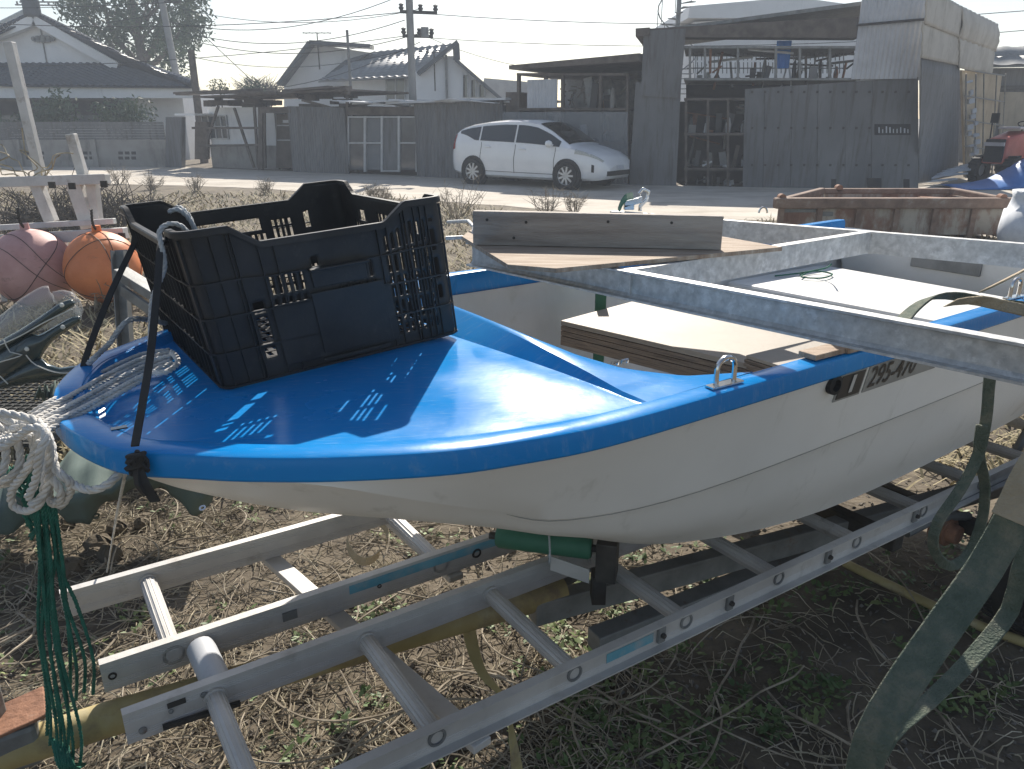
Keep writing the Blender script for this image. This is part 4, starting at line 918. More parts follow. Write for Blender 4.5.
for (x, y) in scatter_px(2600, (-60, 470, 1060, 800)):
    z = ground_h(x, y)+.004; r = rnd(.005, .016); a = rnd(0, 2*PI); d = Vector((math.cos(a), math.sin(a), rnd(-.2, .5))).normalized()*r; s_ = Vector((-math.sin(a), math.cos(a), rnd(-.4, .4)))*r*rnd(.25, .5); o = Vector((x, y, z))
    m.add([o-d, o+s_+Vector((0, 0, .003)), o+d, o-s_], [(0, 1, 2, 3)])
tag(m.build('leaf_litter', 'bark'), kind='stuff')
m = MB()
for (x, y) in scatter_px(1300, (-40, 480, 1060, 800)):
    r = rnd(.003, .011)*(1 if random.random() < .97 else 2.0); z = ground_h(x, y); vs = []
    for k in range(6):
        d = [(1, 0, 0), (-1, 0, 0), (0, 1, 0), (0, -1, 0), (0, 0, 1), (0, 0, -1)][k]; vs.append(Vector((x, y, z+r*.2))+Vector(d)*r*rnd(.6, 1.2))
    m.add(vs, [(0, 2, 4), (2, 1, 4), (1, 3, 4), (3, 0, 4), (2, 0, 5), (1, 2, 5), (3, 1, 5), (0, 3, 5)])
tag(m.build('small_stones', 'stone'), kind='stuff')
# ============================================================ BOAT
G_ = [(.010, 0), (.022, .111), (.057, .22), (.096, .289), (.161, .348), (.234, .412), (.346, .491), (.492, .570), (.612, .609), (.783, .642), (1.1, .653), (1.7, .659), (2.6, .662), (3.42, .655)]
K_ = [(.03, 0, 1.07), (.04, .10, 1.07), (.075, .205, 1.07), (.115, .27, 1.07), (.18, .33, 1.07), (.25, .395, 1.07), (.346, .479, 1.066), (.50, .497, 1.00), (.64, .492, .935), (.80, .512, .875), (1.10, .576, .872), (1.71, .617, .89), (2.6, .625, .895), (3.41, .62, .90)]
B_K = [(.14, 0, .99), (.15, .05, .985), (.18, .11, .975), (.21, .15, .96), (.27, .20, .94), (.35, .25, .92), (.447, .29, .895), (.58, .33, .86), (.72, .36, .815), (.90, .40, .75), (1.2, .45, .65), (1.75, .48, .57), (2.6, .50, .575), (3.41, .50, .60)]
Q_ = [(.24, 0, .965), (.25, 0, .96), (.28, 0, .95), (.33, 0, .93), (.40, 0, .905), (.48, 0, .87), (.56, 0, .835), (.68, 0, .79), (.80, 0, .74), (.95, 0, .68), (1.2, 0, .60), (1.75, 0, .515), (2.6, 0, .50), (3.41, 0, .52)]
def cu(u): return 1.505+.055*u
def BW(u, y, z): return W(u, cu(u)+y, z)      # y>0 is the far side
SH = lambda u: .010*max(0, (u-2.2))            # sheer
def dense(a, k=5):
    n = len(a); out = []
    for i in range(n-1):
        p = [a[max(0, i-1)], a[i], a[i+1], a[min(n-1, i+2)]]
        for j in range(k):
            t = j/k; out.append(tuple(.5*((2*p[1][c])+(p[2][c]-p[0][c])*t+(2*p[0][c]-5*p[1][c]+4*p[2][c]-p[3][c])*t*t+(p[3][c]+3*p[1][c]-p[0][c]-3*p[2][c])*t**3) for c in range(len(a[0]))))
    out.append(a[-1]); return out
Gd = dense([(u, y, 1.078+SH(u)) for u, y in G_]); Kd = dense(K_); Bd = dense(B_K); Qd = dense(Q_)
ND = len(Gd)
Gd[0] = (Gd[0][0], 0, Gd[0][2])
def onorm(i):
    a = Gd[max(0, i-1)]; b2 = Gd[min(ND-1, i+1)]
    if i == 0: return (-1.0, 0.0)
    du, dy = b2[0]-a[0], b2[1]-a[1]; l = math.hypot(du, dy); return (-dy/l, du/l)
boat = thing('dinghy', 'small white fibreglass dinghy with bright blue foredeck and gunwale resting on ladders', 'boat', W(1.8, 1.6, .48))
def section_pts(i):
    g, k, b_, q = Gd[i], Kd[i], Bd[i], Qd[i]; nx = onorm(i); g = (g[0]-nx[0]*.012, g[1]-nx[1]*.012, g[2]+.01)
    out = []
    L3 = lambda a, c, t: tuple(a[j]+(c[j]-a[j])*t for j in range(3))
    for t in (0, .33, .66): 
        p = L3(g, k, t); out.append(p)
    lp_ = max(0., min(1., (k[0]-.62)/.2)); p = L3(g, k, .985); out.append((p[0], p[1]+.002*lp_, p[2])); 
    st_ = max(0., min(1., (k[0]-.6)/.3)); kk = (k[0], k[1]-.010*st_, k[2]-.003*st_); out.append(kk)
    # K->B curve bulging outward
    for t in (.03, .18, .36, .54, .72, .86, .96):
        p = L3(kk, b_, t); bl = .016*math.sin(PI*t)**2*min(1, k[1]/.5); bz = -.010*math.sin(PI*t)*min(1, k[1]/.5)
        out.append((p[0], p[1]+bl, p[2]+bz))
    c_ = L3(b_, q, .10); out.append((c_[0], c_[1], c_[2]))
    for t in (.3, .55, .8, 1): out.append(L3(b_, q, t))
    return out
m = MB()
for sg in (-1, 1): m.grid([[BW(p[0], sg*p[1], p[2]) for p in section_pts(i)] for i in range(ND)])
s_ = section_pts(ND-1); m.add([BW(p[0], -p[1], p[2]) for p in s_]+[BW(p[0], p[1], p[2]) for p in reversed(s_)], [tuple(range(2*len(s_)))])
hull = m.build('hull', 'hull', boat, smooth=28)
m = MB(); sp_ = [Kd[i] for i in range(ND) if Kd[i][0] > .66]
m.tube([BW(k[0], -(k[1]+.0005), k[2]-.001) for k in sp_], [.0003]+[.0010]*(len(sp_)-1), 5)
m.build('lap_seam', 'plategrey', boat)
m = MB(); m.tube([BW(k[0], (k[1]+.0005), k[2]-.001) for k in sp_], .0016, 5); m.build('lap_seam', 'plategrey', boat)
# gunwale band swept round the outline
def gprof(i):
    nx = onorm(i); g = Gd[i]; z = g[2]
    return nx, [(-.014, z+.002), (-.001, z), (.0015, z+.004), (0, z+.036), (-.002, z+.040), (-.006, z+.042), (-.042, z+.044), (-.047, z+.042), (-.052, z+.030), (-.057, z-.03)]
def notch(u, y): return -.030*math.exp(-(y/.055)**2)*math.exp(-(max(0, u-.03)/.12)**2)
m = MB(); rows = []
def gpoint(i, sg, o, z):
    nx = onorm(i); g = Gd[i]; u = g[0]+nx[0]*o; y = g[1]+nx[1]*o
    if y < 0: y = 0
    zz = z+notch(u, y)*max(0, min(1, (z-g[2]+.01)/.05)); return BW(u, sg*y, zz)
for i in range(ND-1, 0, -1): rows.append([gpoint(i, -1, o, z) for o, z in gprof(i)[1]])
for i in range(0, ND): rows.append([gpoint(i, 1, o, z) for o, z in gprof(i)[1]])
m.grid(rows); m.build('gunwale', 'blue', boat, smooth=32)
# inner outline for deck
ins = []
for i in range(ND):
    nx = onorm(i); g = Gd[i]; ins.append((g[0]-nx[0]*.046, max(0, g[1]-nx[1]*.046)))
iy = []; iu = []
for u, y in ins:
    if u > 1.02: break
    if not iy or y > iy[-1]+1e-5: iy.append(y); iu.append(u)
ymax = float(np.interp(1.02, [p[0] for p in ins], [p[1] for p in ins]))
def ufront(y): return float(np.interp(abs(y), iy, iu)) if abs(y) < iy[-1] else iu[-1]
AA = [0, .2, .4, .6, .75, .9, 1]
def brk(y):
    a = min(1, abs(y)/ymax); f = lambda arr: float(np.interp(a, AA, arr))
    ue = f([.892, .893, .902, .930, .975, 1.07, 1.20]); ut = f([.876, .877, .878, .882, .886, .894, .905]); ub = f([.815, .830, .845, .860, .872, .886, .898]); uA = f([.745, .748, .765, .800, .838, .876, .890])
    zt = f([1.163, 1.162, 1.158, 1.149, 1.140, 1.127, 1.121]); zd = 1.086+.058*uA*(1-a**3)+.030*a**3
    uf = ufront(y); uf = min(uf, uA-.004); return uf, uA, ub, ut, ue, zd, zt, a
m = MB(); rows = []
NY = 84
for j in range(NY+1):
    y = -ymax+2*ymax*j/NY; y = math.copysign(ymax*(abs(y)/ymax)**.8, y); uf, uA, ub, ut, ue, zd, zt, a = brk(y); row = []
    def zdeck(u):
        z = 1.086+.058*max(0, u)*(1-a**3)+.030*a**3; e_ = min(1, max(0, (u-uf)/.035)); z = 1.119+(z-1.119)*(e_*e_*(3-2*e_)); s_ = min(1, max(0, (a-.93)/.07)); z = z*(1-s_)+1.119*s_
        return z+notch(u, y)
    for i in range(40):
        q = i/39; u = uf+(uA-uf)*q**1.3; row.append(BW(u, y, zdeck(u)))
    zA = zdeck(uA); zb1 = zA-.004*(1-a)
    for q in (.35, .7, 1): row.append(BW(uA+(ub-uA)*q, y, zA+(zb1-zA)*q))
    for q in (.06, .5, .94, 1): row.append(BW(ub+(ut-ub)*q, y, zb1+(zt-zb1)*q))
    for q in (.2, .5, .8, 1): row.append(BW(ut+(ue-ut)*q, y, zt+(.003*math.sin(PI*q) if a < .9 else 0)+(1.1205-zt)*q*min(1, a*1.1)**4))
    zl = row[-1].z
    for du, dz in ((.004, -.004), (.006, -.02), (.004, -.06)): p_ = BW(ue+du, y, zl+dz); row.append(p_)
    rows.append(row)
m.grid(rows); m.build('foredeck', 'blue', boat, smooth=16)
# liner
m = MB()
idx = [i for i in range(ND) if Gd[i][0] > .93]
for sg in (-1, 1):
    rows = []
    for i in idx:
        g, k_, b_ = Gd[i], Kd[i], Bd[i]; fz = float(np.interp(g[0], [.9, 1.2, 1.75], [.86, .76, .66])); yy = g[1]-.062
        rows.append([BW(g[0], sg*(yy-.006), g[2]-.02), BW(g[0], sg*(k_[1]-.035), max(k_[2], fz+.02)), BW(g[0], sg*(b_[1]-.02), fz+.02), BW(g[0], sg*(b_[1]-.08), fz), BW(g[0], 0, fz)])
    m.grid(rows)
m.build('cockpit_liner', 'liner', boat, smooth=40)
m = MB(); m.hexa([BW(.925, -.42, .84), BW(.955, -.42, .84), BW(.955, .42, .84), BW(.925, .42, .84), BW(.90, -.52, 1.10), BW(.915, -.52, 1.10), BW(.915, .52, 1.10), BW(.90, .52, 1.10)]); m.build('forward_bulkhead', 'liner', boat)
m = MB(); m.hexa([BW(3.34, -.44, .64), BW(3.40, -.44, .64), BW(3.40, .44, .64), BW(3.34, .44, .64), BW(3.34, -.59, 1.05), BW(3.40, -.59, 1.05), BW(3.40, .59, 1.05), BW(3.34, .59, 1.05)]); m.build('transom', 'liner', boat, bevel=.015)
m = MB(); m.hexa([BW(3.33, -.59, 1.052), BW(3.43, -.59, 1.052), BW(3.43, .59, 1.052), BW(3.33, .59, 1.052), BW(3.33, -.59, 1.075), BW(3.43, -.59, 1.075), BW(3.43, .59, 1.075), BW(3.33, .59, 1.075)]); m.build('transom_cap', 'liner', boat, bevel=.01)
m = MB(); m.hexa([BW(3.328, -.10, .98), BW(3.339, -.10, .98), BW(3.339, .20, .98), BW(3.328, .20, .98), BW(3.328, -.10, 1.045), BW(3.339, -.10, 1.045), BW(3.339, .20, 1.045), BW(3.328, .20, 1.045)]); m.build('motor_pad', 'gsteel', boat, bevel=.003)
# stern seat with moulded lip
m = MB()
m.hexa([BW(2.60, -.54, .90), BW(3.18, -.54, .90), BW(3.18, .555, .90), BW(2.50, .555, .90), BW(2.60, -.54, .952), BW(3.18, -.54, .952), BW(3.18, .555, .952), BW(2.50, .555, .952)]); m.build('stern_seat', 'liner', boat, bevel=.02, seg=3)
m = MB(); m.hexa([BW(2.64, -.45, .64), BW(2.68, -.45, .64), BW(2.60, .45, .64), BW(2.56, .45, .64), BW(2.64, -.53, .9), BW(2.68, -.53, .9), BW(2.60, .54, .9), BW(2.56, .54, .9)]); m.build('seat_front', 'liner', boat)
# u bolts
def ubolt(c, d, name='lifting_eye'):
    d = Vector(d).normalized(); m = MB(); m.box(c+Vector((0, 0, .002)), d*.042, d.cross(Vector((0, 0, 1)))*.010, (0, 0, .002))
    pts = [c-d*.024+Vector((0, 0, .002)), c-d*.024+Vector((0, 0, .03))]+[c+d*(-.024*math.cos(a))+Vector((0, 0, .034+.02*math.sin(a))) for a in np.linspace(.25, PI-.25, 8)]+[c+d*.024+Vector((0, 0, .03)), c+d*.024+Vector((0, 0, .002))]
    m.tube(pts, .0052, 8); m.build(name, 'chrome', boat, smooth=True)
ubolt(W(1.09, .938, 1.122), UD); ubolt(W(2.33, 1.01, 1.125), UD); ubolt(BW(1.1, .60, 1.122), UD)
m = MB(); m.bar(W(1.66, 2.0, .68), W(1.66, 2.0, 1.12), .035, .03); m.build('green_post', 'roller', boat)
# drain / name plates on the near side under the gunwale
def hs(u, z):   # near hull side point
    g = [float(np.interp(u, [q[0] for q in Gd], [q[c] for q in Gd])) for c in (1, 2)]; k = [float(np.interp(u, [q[0] for q in Kd], [q[c] for q in Kd])) for c in (1, 2)]
    y = k[0]+(g[0]-.012-k[0])*(z-k[1])/(g[1]+.01-k[1]); return BW(u, -y, z)
def hplate(u0, u1, z0, z1, th, mt, name, parent):
    m = MB(); a, b2, c2, d2 = hs(u0, z0), hs(u1, z0), hs(u1, z1), hs(u0, z1); n_ = -(b2-a).cross(d2-a).normalized(); n_ = n_ if n_.dot(VD) < 0 else -n_
    n_ = n_.normalized(); m.hexa([a, b2, b2+n_*th, a+n_*th, d2, c2, c2+n_*th, d2+n_*th]); return m.build(name, mt, parent), a, (b2-a), (d2-a), n_
pl, a, xd, yd, n_ = hplate(1.465, 1.565, 1.005, 1.072, .003, 'plategrey', 'number_plate', boat)
pl2, a, xd, yd, n_ = hplate(1.471, 1.559, 1.011, 1.068, .0045, 'platedark', 'plate_face', pl)
textmesh(1.5, '1', a+xd.normalized()*.022+yd.normalized()*.012+n_*.0052, xd, yd, .062, 'whitetext', 'lettering', pl, bold=.02)
pl, a, xd, yd, n_ = hplate(1.578, 1.90, 1.005, 1.072, .003, 'plategrey', 'registration_plate', boat)
textmesh(.82, '295-470', a+xd.normalized()*.010+yd.normalized()*.012+n_*.0036, xd, yd, .075, 'platedark', 'lettering', pl, bold=.012)
m = MB(); c = hs(1.44, 1.055); m.lathe(c, -VD, [(0, .0), (.022, 0), (.022, .012), (.014, .014), (.012, .002), (0, .002)], 16); m.build('drain_fitting', 'rubber', boat)
# deck scuffs: small vinyl badge on bow
m = MB(); c = PZ(119, 428, 1.122); m.box(c, UD*.012, VD*.006, (0, 0, .0012)); m.build('deck_badge', 'fairing', boat)
# ============================================================ CRATE
CY = [math.radians(a) for a in (34.29, -3.83, -.22)]
CM = Matrix.Rotation(CY[0], 4, 'Z') @ Matrix.Rotation(CY[1], 4, 'Y') @ Matrix.Rotation(CY[2], 4, 'X')
CO = Vector((-.4938, 1.7733, 1.1205))
def cw(x, y, z): return CO + (CM @ Vector((x-.109*z, y-.094*z, z)))
Lx, Ly, Hc, RC = .52, .5585, .308, .020
crate = thing('plastic_crate', 'black slotted plastic harvest crate standing on the blue foredeck, tied with grey rope', 'crate', CO)
def per(s):   # perimeter param -> (x, y, side, local coordinate, nx, ny)
    sides = [(Lx-2*RC), (Ly-2*RC), (Lx-2*RC), (Ly-2*RC)]; arc = PI/2*RC; dirs = [(1, 0), (0, 1), (-1, 0), (0, -1)]; nrm_ = [(0, -1), (1, 0), (0, 1), (-1, 0)]
    st = [(-Lx/2+RC, -Ly/2), (Lx/2, -Ly/2+RC), (Lx/2-RC, Ly/2), (-Lx/2, Ly/2-RC)]; cc = [(Lx/2-RC, -Ly/2+RC), (Lx/2-RC, Ly/2-RC), (-Lx/2+RC, Ly/2-RC), (-Lx/2+RC, -Ly/2+RC)]
    for k in range(4):
        if s <= sides[k]: return st[k][0]+dirs[k][0]*s, st[k][1]+dirs[k][1]*s, k, s-sides[k]/2, nrm_[k][0], nrm_[k][1], min(s, sides[k]-s)+RC
        s -= sides[k]
        if s <= arc:
            a = -PI/2+k*PI/2+s/RC; return cc[k][0]+RC*math.cos(a), cc[k][1]+RC*math.sin(a), -1, 0, math.cos(a), math.sin(a), 0
        s -= arc
    return per(0)
PERL = 2*(Lx+Ly-4*RC)+2*PI*RC
def rimh(k, dc):
    f0, f1, dz = (.085, .135, .036) if k in (0, 2) else (.06, .10, .03)
    if k == -1 or dc <= f0: return Hc
    if dc >= f1: return Hc-dz
    return Hc-dz*(dc-f0)/(f1-f0)
def cpt(s, z, off=0):
    x, y, k, l, nx_, ny_, dc = per(s % PERL); h = rimh(k, dc); zz = z if z < .2 else .2+(z-.2)*(h-.2)/(Hc-.2)
    tp = 1.0
    return cw(x*tp+nx_*off, y*tp+ny_*off, zz)
def hole(k, l, z, ci, ri):
    sl = (ci % 2 == 0) and (ri % 7 != 0)
    if k == 0:
        if .118 < l < .212 and .03 < z < .268: return sl
        if .222 < l < .236 and .09 < z < .27 and ri % 8 > 1: return True
        if -.135 < l < -.05 and .150 < z < .205: return sl
        if .005 < l < .095 and .155 < z < .205: return sl
        if -.165 < l < -.143 and .045 < z < .165: return ri not in (9, 17)
        if -.035 < l < -.022 and .215 < z < .245: return True
    if k == 2:
        L = -l
        if -.12 < L < .035 and .215 < z < .262: return True
        if .06 < L < .12 and .12 < z < .25: return sl
        if -.13 < L < .05 and .12 < z < .20: return sl
        if .15 < L < .165 and .2 < z < .245: return True
        if -.22 < L < -.15 and .04 < z < .24: return sl
        if -.13 < L < .2 and .03 < z < .10: return sl
    if k == 1:
        if abs(l) < .235 and .03 < z < .22: return sl and int((l+.3)/.05) % 3 != 1
        if .12 < abs(l) < .165 and .225 < z < .262: return True
        if abs(l) < .045 and .225 < z < .26: return ci % 3 != 0
    if k == 3:
        if abs(l) < .235 and .025 < z < .235: return sl and int((l+.3)/.055) % 3 != 2
    return False
m = MB(); NC = 294; NR = 40; ss = [PERL*i/NC for i in range(NC)]
vid = {}
def vv(i, j):
    key = (i % NC, j)
    if key not in vid: vid[key] = len(m.v); m.v.append(tuple(cpt(ss[i % NC], Hc*j/NR)))
    return vid[key]
for i in range(NC):
    x, y, k, l, _a, _b, dc = per(ss[i]+PERL/NC/2)
    for j in range(NR):
        if hole(k, l, Hc*(j+.5)/NR, i, j): continue
        m.f.append((vv(i, j), vv(i+1, j), vv(i+1, j+1), vv(i, j+1)))
m.build('wall', 'crate', crate, solid=.0024, smooth=30)
m = MB()
for j in range(0, 23):
    x = -Lx/2*.95+j*(Lx*.95)/22; m.box(cw(x, 0, .004), (CM@Vector((.006, 0, 0))), (CM@Vector((0, Ly/2*.95, 0))), (CM@Vector((0, 0, .002))))
for j in range(0, 15):
    y = -Ly/2*.95+j*(Ly*.95)/14; m.box(cw(0, y, .0045), (CM@Vector((Lx/2*.95, 0, 0))), (CM@Vector((0, .004, 0))), (CM@Vector((0, 0, .0028))))
m.build('base_grid', 'crate', crate)
def loop_rib(z, out, h, name):
    m = MB(); rows = []
    for q, zz in ((0.001, z-h/2), (out, z-h/2), (out, z+h/2), (0.001, z+h/2)): rows.append([cpt(PERL*i/NC, min(Hc, zz), q) for i in range(NC+1)])
    m.grid(rows); return m.build(name, 'crate', crate)
for z in (.005, .075, .145, .212): loop_rib(z, .007, .0035, 'rib')
m = MB(); rows = []
for q, dz in ((-.003, 0), (-.003, .004), (.007, .004), (.009, .001), (.009, -.008), (.007, -.008), (.007, 0)): rows.append([cpt(PERL*i/NC, Hc, q)+(CM@Vector((0, 0, dz))) for i in range(NC+1)])
m.grid(rows); m.build('rim', 'crate', crate, smooth=30)
m = MB()
for i in range(0, NC):
    x, y, k, l, _a, _b, dc = per(ss[i])
    want = (k == -1 and i % 3 == 0) or (k in (0, 2) and (dc < .10) and i % 4 == 0) or (k in (1, 3) and i % 5 == 0) or (k in (0, 2) and any(abs(abs(l)-q) < PERL/NC/2 for q in (.105, .13, .175, .21)))
    if want:
        for z0, z1 in ((.006, .074), (.076, .144), (.146, .211), (.213, .296)):
            a, b2 = cpt(ss[i], z0, .0015), cpt(ss[i], z1, .0015); c2, d2 = cpt(ss[i], z1, .0065), cpt(ss[i], z0, .0065)
            t_ = (cpt(ss[i]+.002, z0)-cpt(ss[i], z0)).normalized()*.0009
            m.hexa([a-t_, d2-t_, d2+t_, a+t_, b2-t_, c2-t_, c2+t_, b2+t_])
m.build('fins', 'crate', crate)
# recessed label plates on the near side
def cbox(x0, x1, z0, z1, y0, y1, name, parent=None, bev=.003):
    m = MB(); f = lambda x, z, y: cw(x*1.0, (-Ly/2)*1.0-y, z)
    m.hexa([f(x0, z0, y0), f(x1, z0, y0), f(x1, z0, y1), f(x0, z0, y1), f(x0, z1, y0), f(x1, z1, y0), f(x1, z1, y1), f(x0, z1, y1)]); return m.build(name, 'crate', parent or crate, bevel=bev)
lp = cbox(-.135, .115, .022, .150, .002, .007, 'label_plate')
cbox(-.055, .10, .030, .160, .0075, .0105, 'raised_panel')
cbox(-.050, .075, .203, .209, .0, .020, 'grip_lip', bev=.002)
cbox(-.060, .090, .012, .020, .0075, .012, 'lower_lip', bev=.002)
cbox(-.045, .07, .168, .202, .002, .006, 'grip_panel')
# ============================================================ STRAPS AND ROPES
Ncr = cw(-Lx/2, -Ly/2+.06, .300); knot = PZ(136, 452, 1.122)
m = MB(); pts = smooth_path([cw(-Lx/2+.03, -Ly/2+.06, .16), cw(-Lx/2+.012, -Ly/2+.06, .27), cw(-Lx/2-.016, -Ly/2+.06, .292), Ncr.lerp(knot, .25)+Vector((-.004, -.012, 0)), Ncr.lerp(knot, .6)+Vector((0, -.004, 0)), knot+Vector((0, 0, .01))], .02)
m.strip(pts, Vector((.011, .003, 0)), .004)
tag(m.build('rubber_strap', 'rubber'), 'black rubber strap stretched from crate rim to a knot on the near bow edge', 'strap', 'rubber straps holding the crate')
m = MB(); kb = knot+Vector((.004, -.012, -.012))
for k in range(9):
    m.tube(smooth_path([kb+Vector((rnd(-.016, .016), rnd(-.008, .010), rnd(-.020, .018))) for _ in range(5)], .005), .0038, 6)
m.strip(smooth_path([kb, kb+Vector((.012, -.01, -.03)), kb+Vector((.022, -.006, -.062))], .01), Vector((.014, .004, 0)), .004); m.strip(smooth_path([kb, kb+Vector((.004, -.014, -.03)), kb+Vector((.010, -.008, -.05))], .01), Vector((.010, -.006, 0)), .004)
tag(m.build('strap_knot', 'rubber'), 'bunched black rubber knot with loose tails on the blue bow edge', 'knot')
m = MB(); top = cw(-Lx/2-.012, Ly/2-.10, .255); bt = PZ(84, 364, 1.125)
m.strip(smooth_path([cw(-Lx/2+.02, Ly/2-.1, .15), cw(-Lx/2-.004, Ly/2-.10, .26), top+Vector((0, 0, -.02)), top.lerp(bt, .5), bt, bt+Vector((-.02, .03, -.05))], .02), Vector((.012, .004, 0)), .004)
tag(m.build('rubber_strap', 'rubber'), 'black rubber strap running from the crate to the far side of the bow', 'strap', 'rubber straps holding the crate')
# grey rope through the crate
g0 = cw(-Lx/2, -Ly/2+.035, .30)
m = MB(); rp = [cw(-Lx/2+.05, -Ly/2+.07, .25), cw(-Lx/2+.02, -Ly/2+.05, .315), cw(-Lx/2-.018, -Ly/2+.04, .313), cw(-Lx/2-.03, -Ly/2+.035, .25), PZ(152, 300, 1.28), PZ(150, 340, 1.20), PZ(148, 372, 1.14)]
m.rope(rp, .0048); tag(m.build('tie_rope', 'ropegrey', smooth='all'), 'grey rope looped over the near left rim of the black crate', 'rope', 'grey ropes tying the crate')
m = MB(); m.rope([cw(-.12, Ly/2-.06, .10), cw(-.125, Ly/2-.03, .22), cw(-.13, Ly/2-.02, .275), cw(-.145, Ly/2+.01, .29), cw(-.16, Ly/2+.02, .25)], .006)
m.rope([cw(-.17, Ly/2-.02, .285), cw(-.15, Ly/2-.03, .29), cw(-.13, Ly/2-.03, .26), cw(-.12, Ly/2-.04, .20), cw(-.11, Ly/2-.04, .17)], .006)
tag(m.build('tie_rope', 'ropegrey', smooth='all'), 'grey rope knotted through the far side hand hole of the black crate', 'rope', 'grey ropes tying the crate')
m = MB(); m.rope([cw(-Lx/2-.01, Ly/2-.14, .05), PZ(130, 320, 1.2), PZ(108, 345, 1.15), PZ(90, 362, 1.13), PZ(80, 372, 1.05)], .006)
tag(m.build('tie_rope', 'ropegrey', smooth='all'), 'grey rope running over the far edge of the bow beside the black strap', 'rope', 'grey ropes tying the crate')
# bow rope bundle and coil
m = MB(); random.seed(5)
for k in range(7):
    o = (k-3); y0 = 358+k*2.4
    m.rope([PZ(168+rnd(-6, 6), 350+k*2.6, 1.118+.006*(k % 3)), PZ(140, 368+o*4.4, 1.116+.008*(k % 2)), PZ(105, 386+o*5.0, 1.108+.007*(k % 2)), PZ(70, 405+o*4.6, 1.108+.009*(k % 2)), PZ(44, 418+o*4.4, 1.11), PZ(20, 428+o*3.0, 1.09+.008*k), PZ(-30, 440+o*2, 1.07)], .0050)
m.rope([PZ(172, 352, 1.155), PZ(178, 362, 1.15), PZ(166, 372, 1.148), PZ(150, 372, 1.15)], .006)
def RY(pts, Y0, wob=.03): return [PY(px, py, Y0+wob*math.sin(i*1.3)) for i, (px, py) in enumerate(pts)]
loops = [[(-60, 415), (-10, 418), (28, 432), (32, 462), (10, 482), (-30, 488)], [(-60, 425), (-10, 424), (16, 440), (18, 468), (-5, 484), (-40, 490)],
 [(-60, 435), (-15, 432), (5, 448), (2, 470), (-20, 480)], [(-50, 410), (0, 416), (22, 428), (38, 436), (26, 470), (12, 490), (13, 505), (26, 511), (40, 503), (45, 480), (44, 450), (34, 430), (20, 422)],
 [(10, 430), (34, 424), (47, 438), (48, 470), (60, 490), (58, 504), (50, 500), (49, 482)], [(20, 426), (40, 424), (50, 440), (56, 470), (68, 480), (70, 492), (60, 506), (54, 500)],
 [(40, 440), (54, 466), (70, 482), (90, 490), (108, 484), (122, 470), (131, 452)], [(-60, 445), (-10, 450), (14, 440), (30, 428), (44, 432), (50, 456), (46, 490), (30, 506)], [(-60, 408), (-5, 412), (34, 420), (46, 436), (40, 452), (36, 478), (28, 498)]]
for i, l in enumerate(loops):
    m.rope(RY(l, 1.17-.012*i, .02), .0068)
m.rope([PY(131, 452, 1.13), PY(126, 462, 1.12), PY(112, 480, 1.13)], .006)
tag(m.build('mooring_rope', 'rope', smooth='all'), 'thick white rope led over the bow into a hanging coil at the left', 'rope')
m = MB()
for k in range(15):
    m.rope([PY(rnd(2, 48), rnd(455, 475), 1.22), PY(rnd(8, 46), rnd(480, 495), 1.2), PY(rnd(22, 48), rnd(498, 512), 1.18), PY(rnd(26, 50), rnd(520, 540), 1.19)], .0036, n=4)
ends = [(50, 745), (56, 758), (64, 768), (72, 770), (60, 762), (80, 764), (68, 745), (47, 735), (76, 700), (84, 692), (93, 694), (70, 690)]
for k, (ex, ey) in enumerate(ends):
    sx = 34+k*1.9; mid = ((sx+ex)/2+rnd(-4, 4) - (3 if k < 8 else 0), (515+ey)/2)
    m.rope([PY(sx+rnd(-3, 3), 505, 1.18+rnd(-.01, .01)), PY(sx+6+rnd(-3, 3), 560, 1.17+rnd(-.01, .01)), PY(*mid, 1.17), PY(ex, ey-35, 1.185), PY(ex, ey, 1.19 if ey > 730 else 1.28)], .0036, n=4)
for k in range(6): m.rope([PY(52+k*3, 738+k*1.5, 1.19), PY(60+k*3, 768, 1.17), PY(75+k*2, 764, 1.25)], .0036, n=4)
tag(m.build('green_rope_hank', 'ropegreen', smooth='all'), 'hank of thin dark green ropes hanging from the white coil down over the yellow tube', 'rope')
m = MB(); m.rope([PY(131, 455, 1.13), PY(124, 480, 1.15), PZ(115, 525, .6), PZ(107, 572, .12)], .003, n=4); c = PZ(107, 568, .14)
tag(m.build('hanging_line', 'rope', smooth='all'), 'single thin white cord hanging from the bow knot to the ground', 'cord')
# ============================================================ STEEL FRAME OVER THE BOAT
fr = thing('steel_frame', 'galvanised steel channel frame laid across the dinghy', 'frame', W(1.8, 1.5, 1.165))
ZB, ZT = 1.180, 1.25
def channel(a, b2, zb, zt, fl, th, side, name, mat='galv'):
    """C channel from a to b2, web on the far side, flanges towards `side`."""
    a = Vector((a[0], a[1], 0)); b2 = Vector((b2[0], b2[1], 0)); d = (b2-a).normalized(); n_ = Vector((-d.y, d.x, 0)); n_ = n_ if n_.dot(side) > 0 else -n_
    prof = [(0, zt), (fl, zt), (fl, zt-th), (th*2.4, zt-th*1.1), (th*1.15, zt-th*2.6), (th, (zt+zb)/2), (th*1.15, zb+th*2.6), (th*2.4, zb+th*1.1), (fl, zb+th), (fl, zb), (0, zb)]
    m = MB(); pa = [a+n_*o+Vector((0, 0, z)) for o, z in prof]; m.prism(pa, b2-a); return m.build(name, mat, fr, smooth=35)
near = -VD
fa = PZ(643, 271.5, ZT); fb = PZ(1024, 339.5, ZT); f0 = fa+(fa-fb)*.80; f1 = fb+(fb-fa)*.22; channel(f0, f1, ZB, ZT, .030, .005, near, 'front_beam')
k0 = PZ(610, 211, ZT); k1 = PZ(1200, 258, ZT); channel(k0, k1, ZB, ZT, .030, .005, -near, 'rear_beam')
